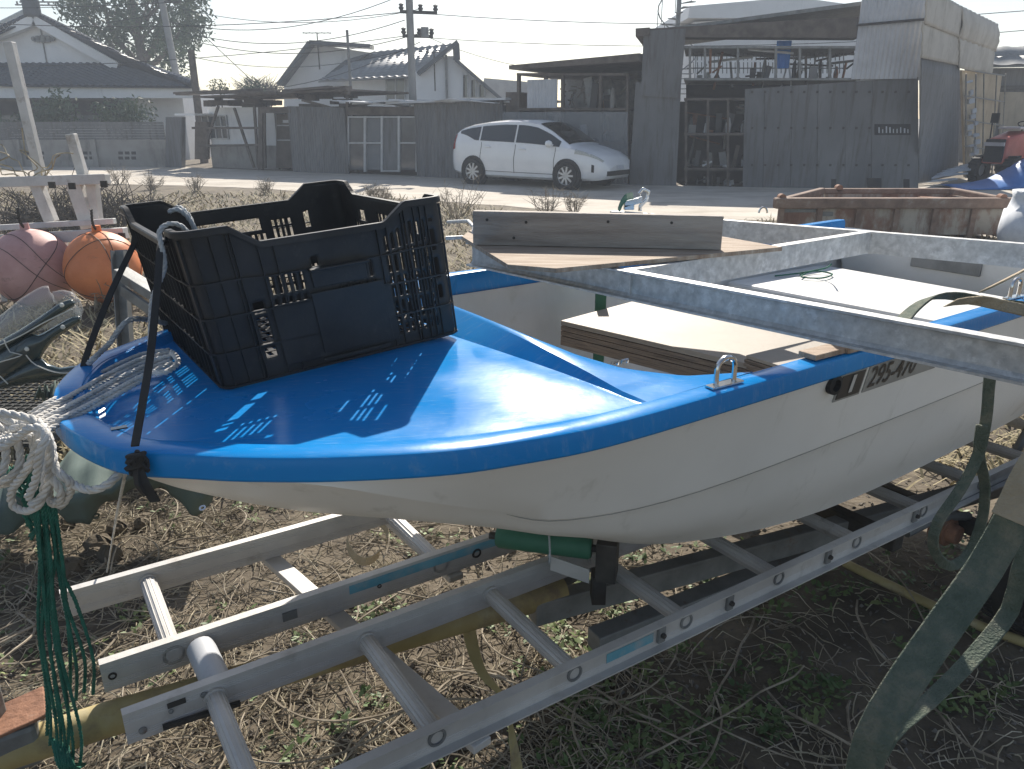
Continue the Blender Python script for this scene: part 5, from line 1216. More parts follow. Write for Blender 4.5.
e0 = PZ(872, 232, ZT); e1 = PZ(628, 271, ZT); dd = (e1-e0).normalized(); channel(e0-dd*-.004, e1-dd*.01, ZB+.001, ZT+.001, .030, .005, (dd.cross(Vector((0, 0, 1)))) if dd.cross(Vector((0, 0, 1))).dot(VD) > 0 else -dd.cross(Vector((0, 0, 1))), 'cross_beam')
c = PZ(872, 232, ZT)
m = MB(); m.tube([PZ(448, 222, 1.27), PZ(468, 221, 1.29), PZ(474, 227, 1.28), PZ(472, 237, 1.255), PZ(446, 238, 1.25)], .006, 8); m.build('handle', 'galv', fr, smooth=True)
# wood packing on the gunwale
m = MB(); c = PZ(822, 352, 1.130); m.box(c, UD*.05, VD*.022, (0, 0, .006)); m.box(c+UD*.10+Vector((0, 0, .018)), UD*.045, VD*.025, (0, 0, .026)); tag(m.build('packing_block', 'ply', bevel=.002), 'small weathered wooden packing pieces between the gunwale and the steel beam', 'wood block')
# plywood sheet
ZP = ZT+.003
pl_ = [PZ(462, 240, ZP), PZ(508, 269, ZP), PZ(556, 273, ZP), PZ(782, 251, ZP), PZ(722, 240, ZP), PZ(480, 226, ZP)]
m = MB(); m.prism(pl_, (0, 0, .011)); tag(m.build('plywood_sheet', 'ply', bevel=.001), 'weathered plywood offcut with slanted corners lying on the steel frame', 'plywood')
# plank on edge
q0 = PZ(473, 245, ZP+.012); q1 = PZ(721, 250, ZP+.012); dq = (q1-q0).normalized(); nq = Vector((-dq.y, dq.x, 0))
m = MB(); hpl = .093; m.hexa([q0, q1, q1+nq*.032, q0+nq*.032, q0+Vector((0, 0, hpl)), q1+Vector((0, 0, hpl-.004)), q1+nq*.032+Vector((0, 0, hpl-.004)), q0+nq*.032+Vector((0, 0, hpl))]); pk = m.build('plank', 'wood', bevel=.002)
tag(pk, 'grey weathered plank standing on edge on the plywood', 'plank')
m = MB()
for s_, zz in ((.06, .07), (.22, .065), (.17, .022), (.55, .07), (.8, .07)): m.lathe(q0.lerp(q1, s_)+Vector((0, 0, zz)), -nq, [(0, .0), (.004, .0), (.004, .002), (0, .002)], 8)
nl = m.build('nail_heads', 'darksteel', pk)
# hook with green sling on the rear beam
c = PZ(640, 211, ZT); m = MB()
m.tube([c+Vector((0, 0, .0)), c+Vector((.0, 0, .02)), c+Vector((.025, 0, .045)), c+Vector((.03, 0, .075)), c+Vector((.008, 0, .085)), c+Vector((-.008, 0, .065))], .008, 8)
m.box(c+Vector((-.03, 0, .035)), (.035, 0, .01), (0, .012, 0), (0, 0, .012)); m.box(c+Vector((-.045, 0, .015)), (.02, 0, 0), (0, .012, 0), (0, 0, .010))
tag(m.build('snap_hook', 'chrome', smooth=True, bevel=.002), 'metal snap hook clamped on the rear steel beam behind the plank', 'hook')
m = MB(); m.strip(smooth_path([c+Vector((-.085, 0, .0)), c+Vector((-.075, 0, .03)), c+Vector((-.055, 0, .055)), c+Vector((-.03, 0, .06))], .01), Vector((0.0, .03, .02)), .004); tag(m.build('sling_end', 'roller'), 'short bright green strap end beside the snap hook', 'strap')
# shackle further right on rear side
c = PZ(763, 213, 1.13); m = MB(); m.tube([c+Vector((-.022*math.cos(a), 0, .03*math.sin(a))) for a in np.linspace(0, PI, 9)], .005, 6); tag(m.build('shackle', 'chrome', smooth=True), 'small bent metal eye beyond the rear beam, left of the rusty container', 'shackle')
# small green lines on seat
m = MB(); 
m.rope([PZ(775, 276, .96), PZ(800, 273, .965), PZ(825, 268, 1.0), PZ(831, 264, 1.04)], .004, n=4); m.rope([PZ(800, 275, .96), PZ(815, 271, .965), PZ(832, 274, .962), PZ(822, 278, .962), PZ(802, 277, .962), PZ(806, 273, .966)], .004, n=4)
tag(m.build('thin_green_line', 'ropegreen', smooth='all'), 'short thin green line lying on the white stern seat', 'line')
# boards stacked in the cockpit
bs0 = [PZ(560, 321, 1.0), PZ(880, 378, 1.0), PZ(905, 352, 1.0), PZ(640, 302, 1.0)]
A0 = PZ(561, 320, 1.0); A1 = PZ(760, 366, 1.0); ax = (A1-A0).normalized(); ay = Vector((-ax.y, ax.x, 0))
def stackb(o, l, w_, z0, z1, n, label, top='board'):
    t = thing('board_stack', label, 'boards', o+ax*l/2+Vector((0, 0, z0-o.z)), 'board stacks inside the dinghy')
    for k in range(n):
        m = MB(); j = rnd(-.004, .004); zz0 = z0+(z1-z0)*k/n; zz1 = z0+(z1-z0)*(k+1)/n-.002; p = Vector((o.x, o.y, 0))+ax*j-ay*j
        m.hexa([p+Vector((0, 0, zz0)), p+ax*l+Vector((0, 0, zz0)), p+ax*l+ay*w_+Vector((0, 0, zz0)), p+ay*w_+Vector((0, 0, zz0)), p+Vector((0, 0, zz1)), p+ax*l+Vector((0, 0, zz1)), p+ax*l+ay*w_+Vector((0, 0, zz1)), p+ay*w_+Vector((0, 0, zz1))])
        m.build('board', top if k == n-1 else 'plyedge', t)
    return t
stackb(A0, .66, .52, .918, 1.0, 5, 'stack of plywood boards with a plain tan top lying in the dinghy cockpit')
axs, ays = ax, ay; ax = UD*1; ay = VD*1; stackb(W(1.50, 1.06, 1.0), .32, .17, .97, 1.04, 7, 'second stack of thin frayed plywood at the near cockpit side under the steel beam')
m = MB(); c = PV(612, 366, 1.33); 
for dx in (0, .03): m.tube([c+ax*dx, c+ax*dx+Vector((0, 0, .008)), c+ax*(dx+.018)+Vector((0, 0, .008)), c+ax*(dx+.018)], .004, 6)
tag(m.build('bracket_clip', 'chrome', smooth=True), 'small steel clip on the lower edge of the board stack', 'clip')
# sling wrapped at the stern gunwale
m = MB(); pts = smooth_path([PZ(895, 330, 1.15), PZ(910, 312, 1.17), PZ(930, 298, 1.19), PZ(955, 296, 1.19), PZ(985, 302, 1.18), PZ(1010, 304, 1.18), PZ(1060, 312, 1.17)], .02)
m.strip(pts, (UD*.5-VD*.6+Vector((0, 0, .35))).normalized()*.045, .006); tag(m.build('lifting_sling', 'sling', bevel=.002), 'faded green lifting sling bunched over the gunwale by the rear lifting eye', 'sling', 'green lifting slings')
m = MB(); pts = smooth_path([PZ(950, 303, 1.2), PZ(975, 300, 1.21), PZ(1000, 305, 1.20), PZ(1060, 318, 1.19)], .02); m.strip(pts, (UD*.5-VD*.6+Vector((0, 0, .6))).normalized()*.035, .008)
m.strip(smooth_path([PZ(985, 290, 1.2), PZ(1005, 280, 1.22), PZ(1040, 262, 1.24)], .02), Vector((.02, -.02, .02)), .005)
tag(m.build('tan_sling', 'slingtan', bevel=.003), 'frayed tan sling end twisted over the green one at the right edge', 'sling')
# hanging loop sling
m = MB(); vS = .70
pts = smooth_path([PV(p, q, vS) for p, q in ((991, 345), (991, 365), (989, 385), (986, 420), (978, 455), (960, 490), (938, 522), (933, 545), (942, 562), (955, 565), (970, 552), (982, 520), (985, 485), (979, 455), (982, 425))], .02)
m.strip(pts, facing(pts, .022, .5), .008)
o = m.build('lifting_sling', 'sling', bevel=.002); tag(o, 'grey green sling hanging in a thin loop from the steel beam beside the hull', 'sling', 'green lifting slings')
vS = .42
m = MB(); pts = smooth_path([PV(p, q, vS) for p, q in ((1112, 372), (1098, 392), (1075, 420), (1035, 478), (1012, 520), (985, 568), (940, 632), (900, 690), (872, 740), (858, 800))], .03)
tng = (UD*.80+Vector((0, 0, .45))).normalized(); m.strip(pts, facing(pts, .046, .25), .004)
m.strip([p+Vector((.010, .008, -.004)) for p in pts], facing(pts, .040, .5), .004)
pts = smooth_path([PV(p, q, vS+.06) for p, q in ((1116, 378), (1100, 420), (1075, 470), (1040, 520), (1020, 570), (1010, 610), (975, 655), (930, 700), (890, 735), (862, 790))], .03); m.strip(pts, facing(pts, .028, .5), .004)
sl3 = m.build('lifting_sling', 'sling', bevel=.002); tag(sl3, 'broad green lifting sling sweeping down across the lower right corner', 'sling', 'green lifting slings')
m = MB(); pts = smooth_path([PV(p, q, vS-.014) for p, q in ((1075, 412), (1035, 470), (1020, 500), (1010, 520))], .02); m.strip(pts, facing(pts, .046), .005); m.build('frayed_end', 'slingtan', sl3)
# ============================================================ LADDERS
ZL = .50
def rail(u0, u1, v, mat, name, parent, face=-1, h=.072, fl=.022):
    m = MB(); gv = (.060, .055, .050, .022, .017, .012); t_ = .003*face
    prof = [(0, ZL), (fl*face, ZL), (fl*face, ZL-.004), (t_, ZL-.004)]
    for g in reversed(gv): prof += [(t_, ZL-g+.0011), (t_-.0011*face, ZL-g), (t_, ZL-g-.0011)]
    prof += [(t_, ZL-h+.004), (fl*face, ZL-h+.004), (fl*face, ZL-h), (0, ZL-h)]
    for g in gv: prof += [(0, ZL-g-.0011), (.0011*face, ZL-g), (0, ZL-g+.0011)]
    a = [W(u0, v+o, z) for o, z in prof]; m.prism(a, W(u1, v, 0)-W(u0, v, 0))
    return m.build(name, mat, parent, smooth=False)
def ridges(u0, u1, v, parent, face):
    m = MB()
    for z in (.012, .017, .022, .050, .055, .060): m.wb(u0+.001, u1-.001, min(v, v+.0012*face), max(v, v+.0012*face), ZL-z-.0008, ZL-z+.0008)
    m.build('ridges', 'gsteel', parent)
def ladder(label, vA, vB, u0A, u0B, u1, rungs, rr, fA=-1, fB=-1, half=None):
    t = thing('aluminium_ladder', label, 'ladder', W((u0A+u1)/2, (vA+vB)/2, ZL-.07), 'aluminium ladders under the dinghy')
    r1 = rail(u0A, u1, vA, 'alu', 'rail', t, fA); r2 = rail(u0B, u1, vB, 'alu', 'rail', t, fB)
    for u in rungs:
        m = MB(); zc = ZL-.036; a = W(u, min(vA, vB)+.004, zc); b2 = W(u, max(vA, vB)-.004, zc); m.tube([a, b2], rr, 14)
        for q in np.linspace(0, 2*PI, 14, endpoint=False): o = UD*math.cos(q)*rr+Vector((0, 0, math.sin(q)*rr)); m.bar(a+o, b2+o, .0022, .0022)
        for c2 in (a, b2): m.lathe(c2-VD*.004, VD, [(rr*.9, 0), (rr*1.3, 0), (rr*1.25, .008), (rr*.9, .009)], 14)
        m.build('rung', 'alu', t, smooth=40)
    return t, r1, r2
# the ladder with wide rungs that runs nearest
tA, rA, rB = ladder('long aluminium ladder nearest the camera, its outer rail running under the hull to the right', 1.425, 1.08, .02, .02, 3.4, [.19+.335*k for k in range(10)], .019, 1, -1)
# outer rail marks: rung end plugs, brackets
for u in [.19+.335*k for k in range(1, 10)]:
    m = MB(); c = W(u, 1.0765, ZL-.036); m.lathe(c, -VD, [(.014, 0), (.020, 0), (.020, .003), (.015, .004), (.014, .0)], 16); m.build('rung_plug', 'gsteel', rB, smooth=30)
for u in (1.10, 1.33, 1.72, 2.14):
    m = MB(); m.wb(u, u+.022, 1.068, 1.0768, ZL-.058, ZL-.016); lt = m.build('latch', 'gsteel', rB, bevel=.002)
    m = MB(); m.lathe(W(u+.011, 1.068, ZL-.036), -VD, [(0, 0), (.007, 0), (.006, .008), (0, .009)], 8); m.build('bolt', 'darksteel', lt)
m = MB(); m.wb(.95, 1.09, 1.0755, 1.0766, ZL-.050, ZL-.026); m.build('blue_label', 'alublue', rB)
for u, zz, rr in ((.05, .05, .008), (.17, .02, .007), (.105, .03, .005)):
    m = MB(); m.lathe(W(u, 1.4245, ZL-zz), -VD, [(0, 0), (rr, 0), (rr, .003), (0, .005)], 10); m.build('rivet', 'gsteel', rA)
m = MB(); m.wb(.10, .135, 1.4225, 1.4245, ZL-.022, ZL-.010); m.build('end_slot', 'darksteel', rA)
m = MB(); m.bar(W(.085, 1.416, ZL-.055), W(.235, 1.410, ZL-.062), .010, .009); m.build('stay_hook', 'darksteel', rA)
tC, rC, rD = ladder('narrower aluminium ladder lying behind, with a sunlit far rail', 1.955, 1.612, -.05, .0, 3.2, [.145, .82, 1.5, 2.2], .019, 1, 1)
for u, rr in ((.02, .009), (.64, .006), (.93, .015)):
    m = MB(); m.lathe(W(u, 1.6115, ZL-.036), -VD, [(rr*.6, 0), (rr, 0), (rr*.9, .003), (rr*.6, .003)], 14); m.build('rivet', 'darksteel', rD)
m = MB(); m.wb(.39, .425, 1.6085, 1.6115, ZL-.045, ZL-.022); m.build('end_bracket', 'gsteel', rD)
m = MB(); m.wb(.56, 1.02, 1.6105, 1.6116, ZL-.032, ZL-.008); m.build('blue_label', 'alublue', rD)
m = MB(); m.tube([W(.20, 1.60, ZL-.034), W(.205, 1.435, ZL-.040)], .031, 20); tag(m.build('grey_pipe', 'panellight', smooth=40), 'short thick pale grey pipe wedged between the two ladders', 'pipe')
# ============================================================ TRAILER
tl = thing('boat_trailer', 'old steel boat trailer with yellow drawbar, under the ladders and dinghy', 'trailer', W(1.2, 1.4, 0))
m = MB(); m.tube([W(-.35, 1.60, .385), W(.0, 1.575, .388), W(.6, 1.50, .385), W(1.1, 1.44, .38)], .037, 20); m.build('drawbar', 'yellowp', tl, smooth=True)
m = MB(); pb = PZ(-14, 745, .40); m.bar(Vector((pb.x, pb.y, 0)), Vector((pb.x, pb.y, .62)), .07, .07, Vector((1, 0, 0))); m.build('winch_post', 'gsteel', tl, bevel=.006)
m = MB(); c = PZ(22, 740, .40); m.box(c+Vector((-.02, 0, -.0)), UD*.05, VD*.045, (0, 0, .05)); m.build('coupling_head', 'gsteel', tl, bevel=.012)
m = MB(); m.box(c+Vector((-.02, 0, .055)), UD*.07+Vector((0, 0, .01)), VD*.05, (0, 0, .004)); m.build('rusty_plate', 'rust', tl, bevel=.003)
def ub(a, b2, w_, h_, name, mat='gsteel'):
    m = MB(); m.bar(a, b2, w_, h_); m.build(name, mat, tl, bevel=.004)
ub(W(1.0, 1.44, .35), W(2.9, 1.12, .36), .05, .07, 'side_member'); ub(W(1.0, 1.5, .35), W(2.9, 1.95, .36), .05, .07, 'side_member')
ub(W(1.15, 1.36, .24), W(2.7, 1.25, .27), .06, .06, 'lower_member'); ub(W(2.55, .95, .3), W(2.55, 2.2, .3), .05, .05, 'axle', 'darksteel')
ub(W(2.1, 1.08, .38), W(2.1, 2.0, .38), .05, .05, 'cross_member', 'darksteel')
ub(W(.835, 2.1, .42), W(.86, 1.60, .415), .045, .02, 'cross_member', 'alu')
# cross bars laid under the ladders
m = MB(); a, b2 = W(.455, 2.02, .418), W(.612, 1.05, .418); m.bar(a, b2, .045, .018); tag(m.build('cross_bar', 'alu', bevel=.002), 'flat aluminium bar laid crosswise under both ladders', 'bar')
# keel roller and bracket
m = MB(); a, b2 = PZ(497, 536, .565), PZ(592, 548, .565); m.tube([a, a.lerp(b2, .03), a.lerp(b2, .97), b2], [.024, .03, .03, .024], 18); m.build('keel_roller', 'roller', tl, smooth=40)
dR = (b2-a).normalized(); m = MB(); m.tube([a-dR*.02, b2+dR*.06], .01, 8); m.build('roller_pin', 'darksteel', tl)
sR = Vector((-dR.y, dR.x, 0))
m = MB(); m.box(b2+dR*.040-Vector((0, 0, .022)), dR*.026, sR*.035, (0, 0, .055)); m.build('roller_bracket', 'darksteel', tl, bevel=.003)
m = MB(); m.box(b2-dR*.05-sR*.034+Vector((0, 0, -.05)), dR*.05+Vector((0, 0, -.012)), sR*.002, (0, 0, .02)); m.build('bracket_plate', 'alu', tl)
m = MB(); m.bar(b2+dR*.02-Vector((0, 0, .15)), b2+dR*.02-Vector((0, 0, .07)), .05, .035, Vector((1, 0, 0))); m.build('roller_stem', 'darksteel', tl)
m = MB(); m.rope([a.lerp(b2, .55)+Vector((0, -.034, .0))+Vector((.03*math.cos(q)*0, -.0, 0))+sR*-.034*math.sin(q)*0+Vector((0, .034*math.cos(q), .034*math.sin(q))) for q in np.linspace(0, 2*PI, 12)], .003, n=4)
m.build('tie_cord', 'ropegrey', tl, smooth='all')
# wheel
wc = W(2.66, .90, .27); m = MB()
m.lathe(wc, -VD, [(.15, -.085), (.24, -.095), (.268, -.075), (.275, -.03), (.275, .03), (.268, .075), (.24, .095), (.15, .085)], 48)
for k in range(44):
    a = 2*PI*k/44; dd = UD*math.cos(a)+Vector((0, 0, math.sin(a)))
    for sg in (-1, 1): m.bar(wc+dd*.276+VD*sg*.02, wc+dd*.274+VD*sg*.07, .018, .008, dd)
wh = m.build('wheel', 'rubber', tl, smooth=40)
m = MB(); m.lathe(wc, -VD, [(0, .03), (.05, .04), (.06, .02), (.11, .03), (.15, .07), (.156, .088), (.15, -.08), (0, -.05)], 32); m.build('rim', 'whitep', wh, smooth=35)
m = MB(); c = W(2.45, 1.10, .30); m.lathe(c, -VD, [(0, .03), (.03, .03), (.035, 0), (.05, 0), (.05, -.05), (0, -.05)], 18); m.build('hub', 'rust', tl, smooth=30)
m = MB(); m.tube(smooth_path([W(2.95, 1.16, .45), W(2.98, 1.12, .62), W(3.0, 1.05, .72), W(2.9, .95, .74), W(2.7, .9, .73)], .03), .016, 8); m.build('mudguard_stay', 'gsteel', tl, smooth=True)
m = MB(); m.tube(smooth_path([W(2.25, 1.14, .34), W(2.4, 1.12, .36), W(2.55, 1.1, .33)], .03), .016, 8); m.bar(W(2.3, 1.1, .42), W(3.0, 1.1, .42), .05, .03); m.build('leaf_spring', 'gsteel', tl)
m = MB(); m.tube(smooth_path([PZ(845, 563, .02), PZ(900, 590, .03), PZ(970, 622, .02), PZ(1060, 655, .02)], .05), .017, 10); tag(m.build('yellow_tube', 'yellowp', smooth='all'), 'faded yellow tube lying on the ground near the trailer wheel', 'tube')
# ochre strap
m = MB(); pts = smooth_path([PZ(468, 600, .36), PZ(470, 635, .3), PZ(482, 672, .25), PZ(505, 700, .22), PZ(512, 735, .15), PZ(518, 775, .05)], .02)
wv = [Vector((.035*math.cos(.9*i/len(pts)*3), .018*math.sin(i*.25), .012)) for i in range(len(pts))]; m.strip(pts, wv, .003); tag(m.build('ratchet_strap', 'yellowp'), 'dirty yellow webbing strap twisting down between the ladder rungs', 'strap')
m = MB(); c = PZ(368, 552, .04); pts = [c+Vector((.075*math.cos(q)*(1+.2*math.sin(q)), .03*math.sin(q)*2.2, .05+.05*math.sin(q))) for q in np.linspace(0, 5.6, 26)]; m.strip(pts, Vector((.008, .0, .035)), .004); tag(m.build('webbing_loop', 'slingtan'), 'olive webbing loop lying on the ground behind the ladders', 'strap')
# ============================================================ LEFT SIDE CLUTTER
YT = 7.2
tr = thing('white_trestle', 'peeling white painted trestle with two leaning uprights behind the buoys', 'trestle', PY(50, 300, YT)*1.0)
def P7(px, py, dy=0): return PY(px, py, YT+dy)
def wbar(a, b2, w_, h_, name='rail'):
    m = MB(); m.bar(a, b2, w_, h_, Vector((0, .05, 1)) if abs((b2-a).z) < abs((b2-a).x) else Vector((0, 1, 0))); m.build(name, 'whitep', tr, bevel=.006)
wbar(P7(-60, 184), P7(108, 179), .1, .09); wbar(P7(-60, 231, -.1), P7(115, 221, -.1), .06, .05); wbar(P7(-60, 244, -.15), P7(126, 233, -.15), .1, .1)
wbar(P7(9, 42, .1), P7(41, 176, .1), .08, .07, 'upright'); wbar(P7(71, 134, .1), P7(83, 175, .1), .08, .07, 'upright')
wbar(P7(36, 182, .02), P7(52, 222, .02), .1, .09, 'leg'); wbar(P7(75, 184, .02), P7(90, 228, .02), .13, .09, 'leg'); wbar(P7(92, 180, .06), P7(97, 224, .06), .09, .09, 'leg')
wbar(P7(60, 236, -.05), P7(72, 300, -.05), .08, .09, 'leg'); wbar(P7(5, 236, -.05), P7(8, 305, -.05), .08, .09, 'leg')
for a in ((52, 185), (104, 184), (45, 232), (122, 236), (72, 186)):
    m = MB(); m.box(P7(*a, -.2), (.028, 0, 0), (0, .01, 0), (0, 0, .028)); m.build('bolt_plate', 'darksteel', tr)
m = MB()
for k in range(9):
    b0 = P7(rnd(10, 45), 180); pts = [b0]; 
    for _ in range(5): pts.append(pts[-1]+Vector((rnd(-.12, .12), rnd(-.05, .05), rnd(-.02, .12))))
    m.tube(smooth_path(pts, .03), .006, 4)
tag(m.build('dry_creeper', 'straw'), 'pale dead creeper stems tangled round the base of the taller leaning upright', 'creeper')
def buoy(px, py, r, Y, mat, label, name='buoy'):
    c = PY(px, py, Y); t = thing(name, label, 'buoy', Vector((c.x, c.y, 0)), 'round plastic buoys under the trestle')
    m = MB(); m.lathe(c-Vector((0, 0, r*1.0)), (0, 0, 1), [(0, 0)]+[(r*math.sin(q)*(1+.012*math.sin(6*q)), r*(1-math.cos(q))) for q in np.linspace(.1, PI-.12, 22)]+[(.04, r*2), (.035, r*2+.05), (0, r*2+.05)], 40); m.build('body', mat, t, smooth=60)
    m = MB()
    for k in range(4):
        a = rnd(0, 2*PI); ax_ = Vector((rnd(-.7, .7), rnd(-1, -.2), rnd(-.6, .6))).normalized(); e1_ = ax_.orthogonal().normalized(); e2_ = ax_.cross(e1_); h_ = rnd(-.3, .3)
        rr = r*math.sqrt(1-h_*h_)*1.012; m.tube([c+ax_*(r*h_+.02*math.sin(3*q))+(e1_*math.cos(q)+e2_*math.sin(q))*rr for q in np.linspace(0, 2*PI, 40)], .003, 4)
    m.build('net_cord', 'darksteel', t)
    m = MB(); m.rope([c+Vector((0, 0, r)), c+Vector((.03, -.1, r+.08)), c+Vector((.05, -.12, r+.2))], .012, n=4); m.build('tie', 'darksteel', t)
buoy(33, 268, .345, 6.85, 'pink', 'large faded pink round buoy at the left edge')
buoy(103, 267, .315, 6.8, 'orange', 'bright orange round buoy beside the pink one')
# grey channel pieces standing/leaning behind the crate
m = MB(); a = PY(121, 250, 4.5); b2 = PY(121, 320, 4.3); n_ = Vector((0, 1, 0)); m.bar(b2-Vector((0, 0, .3)), a, .075, .006, n_); m.bar(b2+Vector((.035, -.025, -.3)), a+Vector((.035, -.025, 0)), .006, .05, n_); m.bar(b2+Vector((-.035, -.025, -.3)), a+Vector((-.035, -.025, 0)), .006, .05, n_)
tag(m.build('upright_channel', 'gsteel'), 'short grey steel channel standing upright left of the crate', 'steel post')
m = MB(); m.bar(PY(120, 272, 4.2), PY(215, 330, 3.9), .09, .05); m.bar(PY(122, 290, 4.15), PY(200, 345, 3.85), .02, .06); m.tube([PY(200, 300, 4.0), Vector((PY(200, 300, 4.0).x, 4.0, 0))], .04, 8); tag(m.build('slanted_channel', 'gsteel', bevel=.004), 'grey steel channel sloping down behind the crate', 'steel beam')
# fairing with torn clear screen
YFv = 3.5
fg = thing('windscreen_fairing', 'dark green scooter style fairing with a cracked clear windscreen lying at the left edge', 'fairing', PZ(20, 385, .2))
def FP(px, py, q=0): return PY(px, py, YFv+q)
def sheet(top, bot, bul, mat, name, th=.006, yoff=0, K=8):
    n_ = 22; T1 = resample([Vector((a, b, 0)) for a, b in top], n_); T2 = resample([Vector((a, b, 0)) for a, b in bot], n_); rows = []
    for j in range(K+1):
        q = j/K; rows.append([FP(*(T1[i].lerp(T2[i], q)).xy, yoff-bul*math.sin(PI*(.15+.75*q))*math.sin(PI*(.1+.8*i/(n_-1)))) for i in range(n_)])
    m = MB(); m.grid(rows); return m.build(name, mat, fg, solid=th, smooth='all')
sheet([(-40, 345), (0, 316), (22, 298), (40, 287), (48, 285), (50, 293), (55, 297), (54, 301)], [(-40, 372), (0, 341), (20, 330), (35, 320), (45, 312), (50, 308), (54, 304), (56, 302)], .08, 'clear', 'windscreen', .004)
sheet([(54, 301), (52, 292), (62, 290), (72, 292), (80, 300), (83, 310)], [(54, 303), (58, 305), (66, 304), (72, 308), (76, 314), (81, 320)], .05, 'clear', 'side_screen', .004, yoff=-.02)
sheet([(32, 326), (40, 322), (56, 314), (70, 306), (74, 304), (82, 310)], [(33, 331), (42, 330), (56, 325), (68, 319), (76, 317), (81, 320)], .03, 'clear', 'side_screen', .004, yoff=-.01)
sheet([(-40, 372), (0, 342), (20, 331), (40, 318), (60, 304), (73, 299), (75, 303)], [(-40, 378), (0, 352), (20, 340), (34, 331), (50, 320), (68, 308), (74, 305)], .04, 'fairing', 'upper_arm', .012, yoff=-.05)
sheet([(-40, 378), (0, 352), (20, 340), (30, 334), (40, 336), (56, 327), (72, 318), (80, 317)], [(-40, 392), (0, 386), (20, 372), (40, 358), (44, 350), (52, 340), (66, 330), (80, 321)], .05, 'fairing', 'body_panel', .012, yoff=-.05)
sheet([(-40, 385), (0, 382), (20, 368), (40, 357), (46, 364), (60, 369), (80, 366), (92, 360)], [(-40, 400), (0, 388), (20, 384), (40, 381), (50, 379), (62, 377), (80, 373), (94, 365)], .05, 'fairing', 'lower_panel', .012, yoff=-.05)
for pts in ([(0, 345), (20, 336), (45, 322), (72, 309)], [(4, 340), (10, 352), (22, 355), (0, 362)], [(26, 355), (36, 365), (60, 373), (88, 370)], [(0, 376), (8, 384)]):
    m = MB(); m.tube(smooth_path([FP(a, b, -.112) for a, b in pts], .02), .0028, 5); m.build('pinstripe', 'stripe', fg)
for a in ((62, 305), (63, 327), (27, 349)): m = MB(); m.lathe(FP(*a, -.11), (0, -1, 0), [(0, 0), (.011, 0), (.009, .006), (0, .008)], 10); m.build('screw', 'stripe', fg)
# support under the fairing: black mesh tray
t = thing('mesh_tray', 'black plastic mesh tray under the fairing at the left edge', 'tray', PZ(25, 410, .1))
m = MB(); o = PZ(20, 398, .22); 
for k in range(18): 
    m.bar(o+Vector((-.5+k*.045, -.25, .0)), o+Vector((-.5+k*.045, .35, .0)), .006, .01); m.bar(o+Vector((-.5+k*.045, -.25, -.15)), o+Vector((-.5+k*.045, -.25, .0)), .006, .006, Vector((0, 1, 0)))
for k in range(14): m.bar(o+Vector((-.5, -.25+k*.046, .0)), o+Vector((.27, -.25+k*.046, .0)), .006, .01)
for k in range(4): m.bar(o+Vector((-.5, -.25, -.04*k)), o+Vector((.27, -.25, -.04*k)), .006, .006)
m.build('mesh', 'net', t)
m = MB(); m.box(o+Vector((-.115, .05, -.16)), (.38, 0, 0), (0, .3, 0), (0, 0, .01)); m.build('base', 'net', t)
# canvas tarps
def cloth(pxs, rows_z, mat, label, name='canvas_tarp', wav=.02):
    rows = []
    for r_, z in zip(pxs, rows_z):
        pp = resample([PZ(a, b, z+dz) for a, b, dz in r_], 46); rows.append([p+Vector((0, rnd(-.004, .004), wav*math.sin(i*.55+len(rows)*.9)+.5*wav*math.sin(i*1.3))) for i, p in enumerate(pp)])
    # densify between rows
    out = []
    for a, b2 in zip(rows[:-1], rows[1:]):
        for q in (0, .25, .5, .75): out.append([x.lerp(y, q) for x, y in zip(a, b2)])
    out.append(rows[-1]); m = MB(); m.grid(out); o = m.build(name, mat, solid=.003, smooth='all'); tag(o, label, 'tarpaulin', 'old canvas tarpaulins beside the bow'); return o
tp = cloth([[(-60, 540, 0), (0, 530, 0), (50, 515, 0), (90, 522, .02), (110, 505, .05), (135, 484, .10), (165, 492, .06), (190, 512, 0), (212, 502, 0)],
       [(-60, 512, 0), (0, 505, 0), (50, 498, .05), (95, 500, .06), (120, 480, .1), (140, 470, .12), (170, 476, .08), (200, 492, 0), (216, 488, 0)],
       [(-60, 492, -.04), (0, 488, -.04), (60, 484, .0), (110, 458, .1), (150, 455, .1), (200, 470, 0), (225, 472, 0)],
       [(-60, 478, -.08), (40, 474, -.06), (100, 440, .05), (160, 440, .05), (230, 455, 0)]], [.18, .26, .3, .26], 'tarp', 'grey green canvas tarpaulin with metal eyelets draped on the ground under the bow')
m = MB()
for a in ((97, 517), (203, 509)):
    c = PZ(*a, .215); m.lathe(c, (0, -.5, 1), [(.006, .004), (.013, .004), (.013, .008), (.006, .008), (.006, .004)], 14)
m.build('eyelets', 'chrome', tp)
cloth([[(34, 402, 0), (44, 398, 0), (52, 402, 0), (58, 412, 0)], [(40, 392, 0), (48, 386, 0), (56, 385, 0), (62, 390, 0)]], [.3, .36], 'tarp', 'small folded corner of grey green canvas poking up left of the bow')
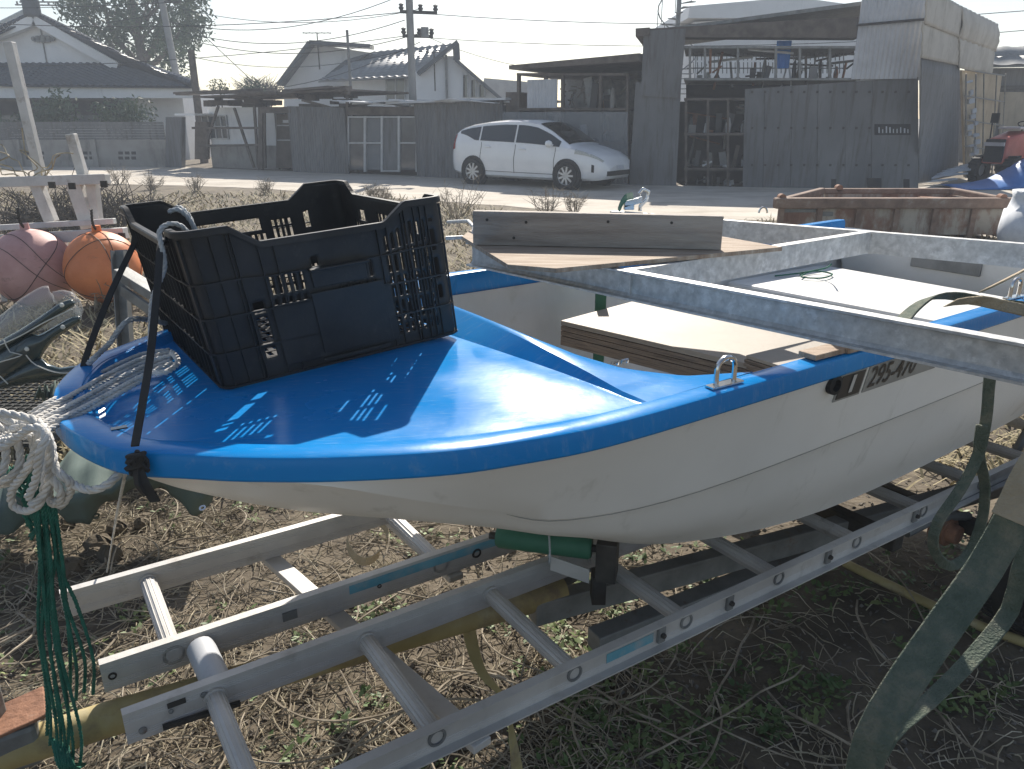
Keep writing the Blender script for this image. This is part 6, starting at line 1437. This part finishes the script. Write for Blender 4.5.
# brambles behind the trestle
for i, (px, py, wd_, lab) in enumerate(((20, 232, 1.3, 'dark tangled bramble behind the left end of the trestle'), (82, 226, 1.1, 'dark tangled bramble behind the right end of the trestle'), (160, 300, .5, 'low tangled dry stems between the channel and the crate'))):
    b0 = PZ(px, py, 0); m = MB()
    for k in range(300):
        s0 = b0+Vector((rnd(-1, 1)*wd_, rnd(-.5, .7), 0)); pts = [s0]; d = Vector((rnd(-.6, .6), rnd(-.3, .3), rnd(.4, 1)))
        for _ in range(4): pts.append(pts[-1]+d*rnd(.06, .16)*(1.9 if i < 2 else 1)); d += Vector((rnd(-.5, .5), rnd(-.3, .3), rnd(-.5, .1)))
        m.tube(pts, [q*(1.6 if i < 2 else 1) for q in (.006, .006, .005, .004, .002)], 3)
    tag(m.build('bramble', 'bark' if i < 2 else 'twig'), lab, 'bramble', 'brambles and dead stems at the left')
# clods of soil
for i in range(9):
    px, py = rnd(60, 200), rnd(520, 590); c = PZ(px, py, 0); m = MB(); r = rnd(.03, .06)
    rows = [[c+Vector((math.cos(a)*math.sin(b2)*r*(1+.3*noise.noise(Vector((a, b2, i*3.)))), math.sin(a)*math.sin(b2)*r, math.cos(b2)*r*.7+.3*r*noise.noise(Vector((a*2, b2*2, i*1.)))) ) for a in np.linspace(0, 2*PI, 13)] for b2 in np.linspace(0, PI, 8)]
    m.grid(rows); tag(m.build('soil_clod', 'dirt'), 'rough clod of dark soil on the ground below the bow', 'clod', 'soil clods below the bow')
# ============================================================ HAZE
m = MB(); m.box((0, 40, 8.2), (75, 0, 0), (0, 62, 0), (0, 0, 9.6))
hz = m.build('haze', 'dirt'); hm = bpy.data.materials.new('haze_air'); hm.use_nodes = True; n_ = hm.node_tree; n_.nodes.clear()
ho = n_.nodes.new('ShaderNodeOutputMaterial'); hv = n_.nodes.new('ShaderNodeVolumePrincipled'); hv.inputs['Color'].default_value = (.80, .88, 1, 1); hv.inputs['Density'].default_value = HAZE_D; hv.inputs['Anisotropy'].default_value = .1
n_.links.new(hv.outputs[0], ho.inputs['Volume']); hz.data.materials.clear(); hz.data.materials.append(hm); tag(hz, kind='stuff')
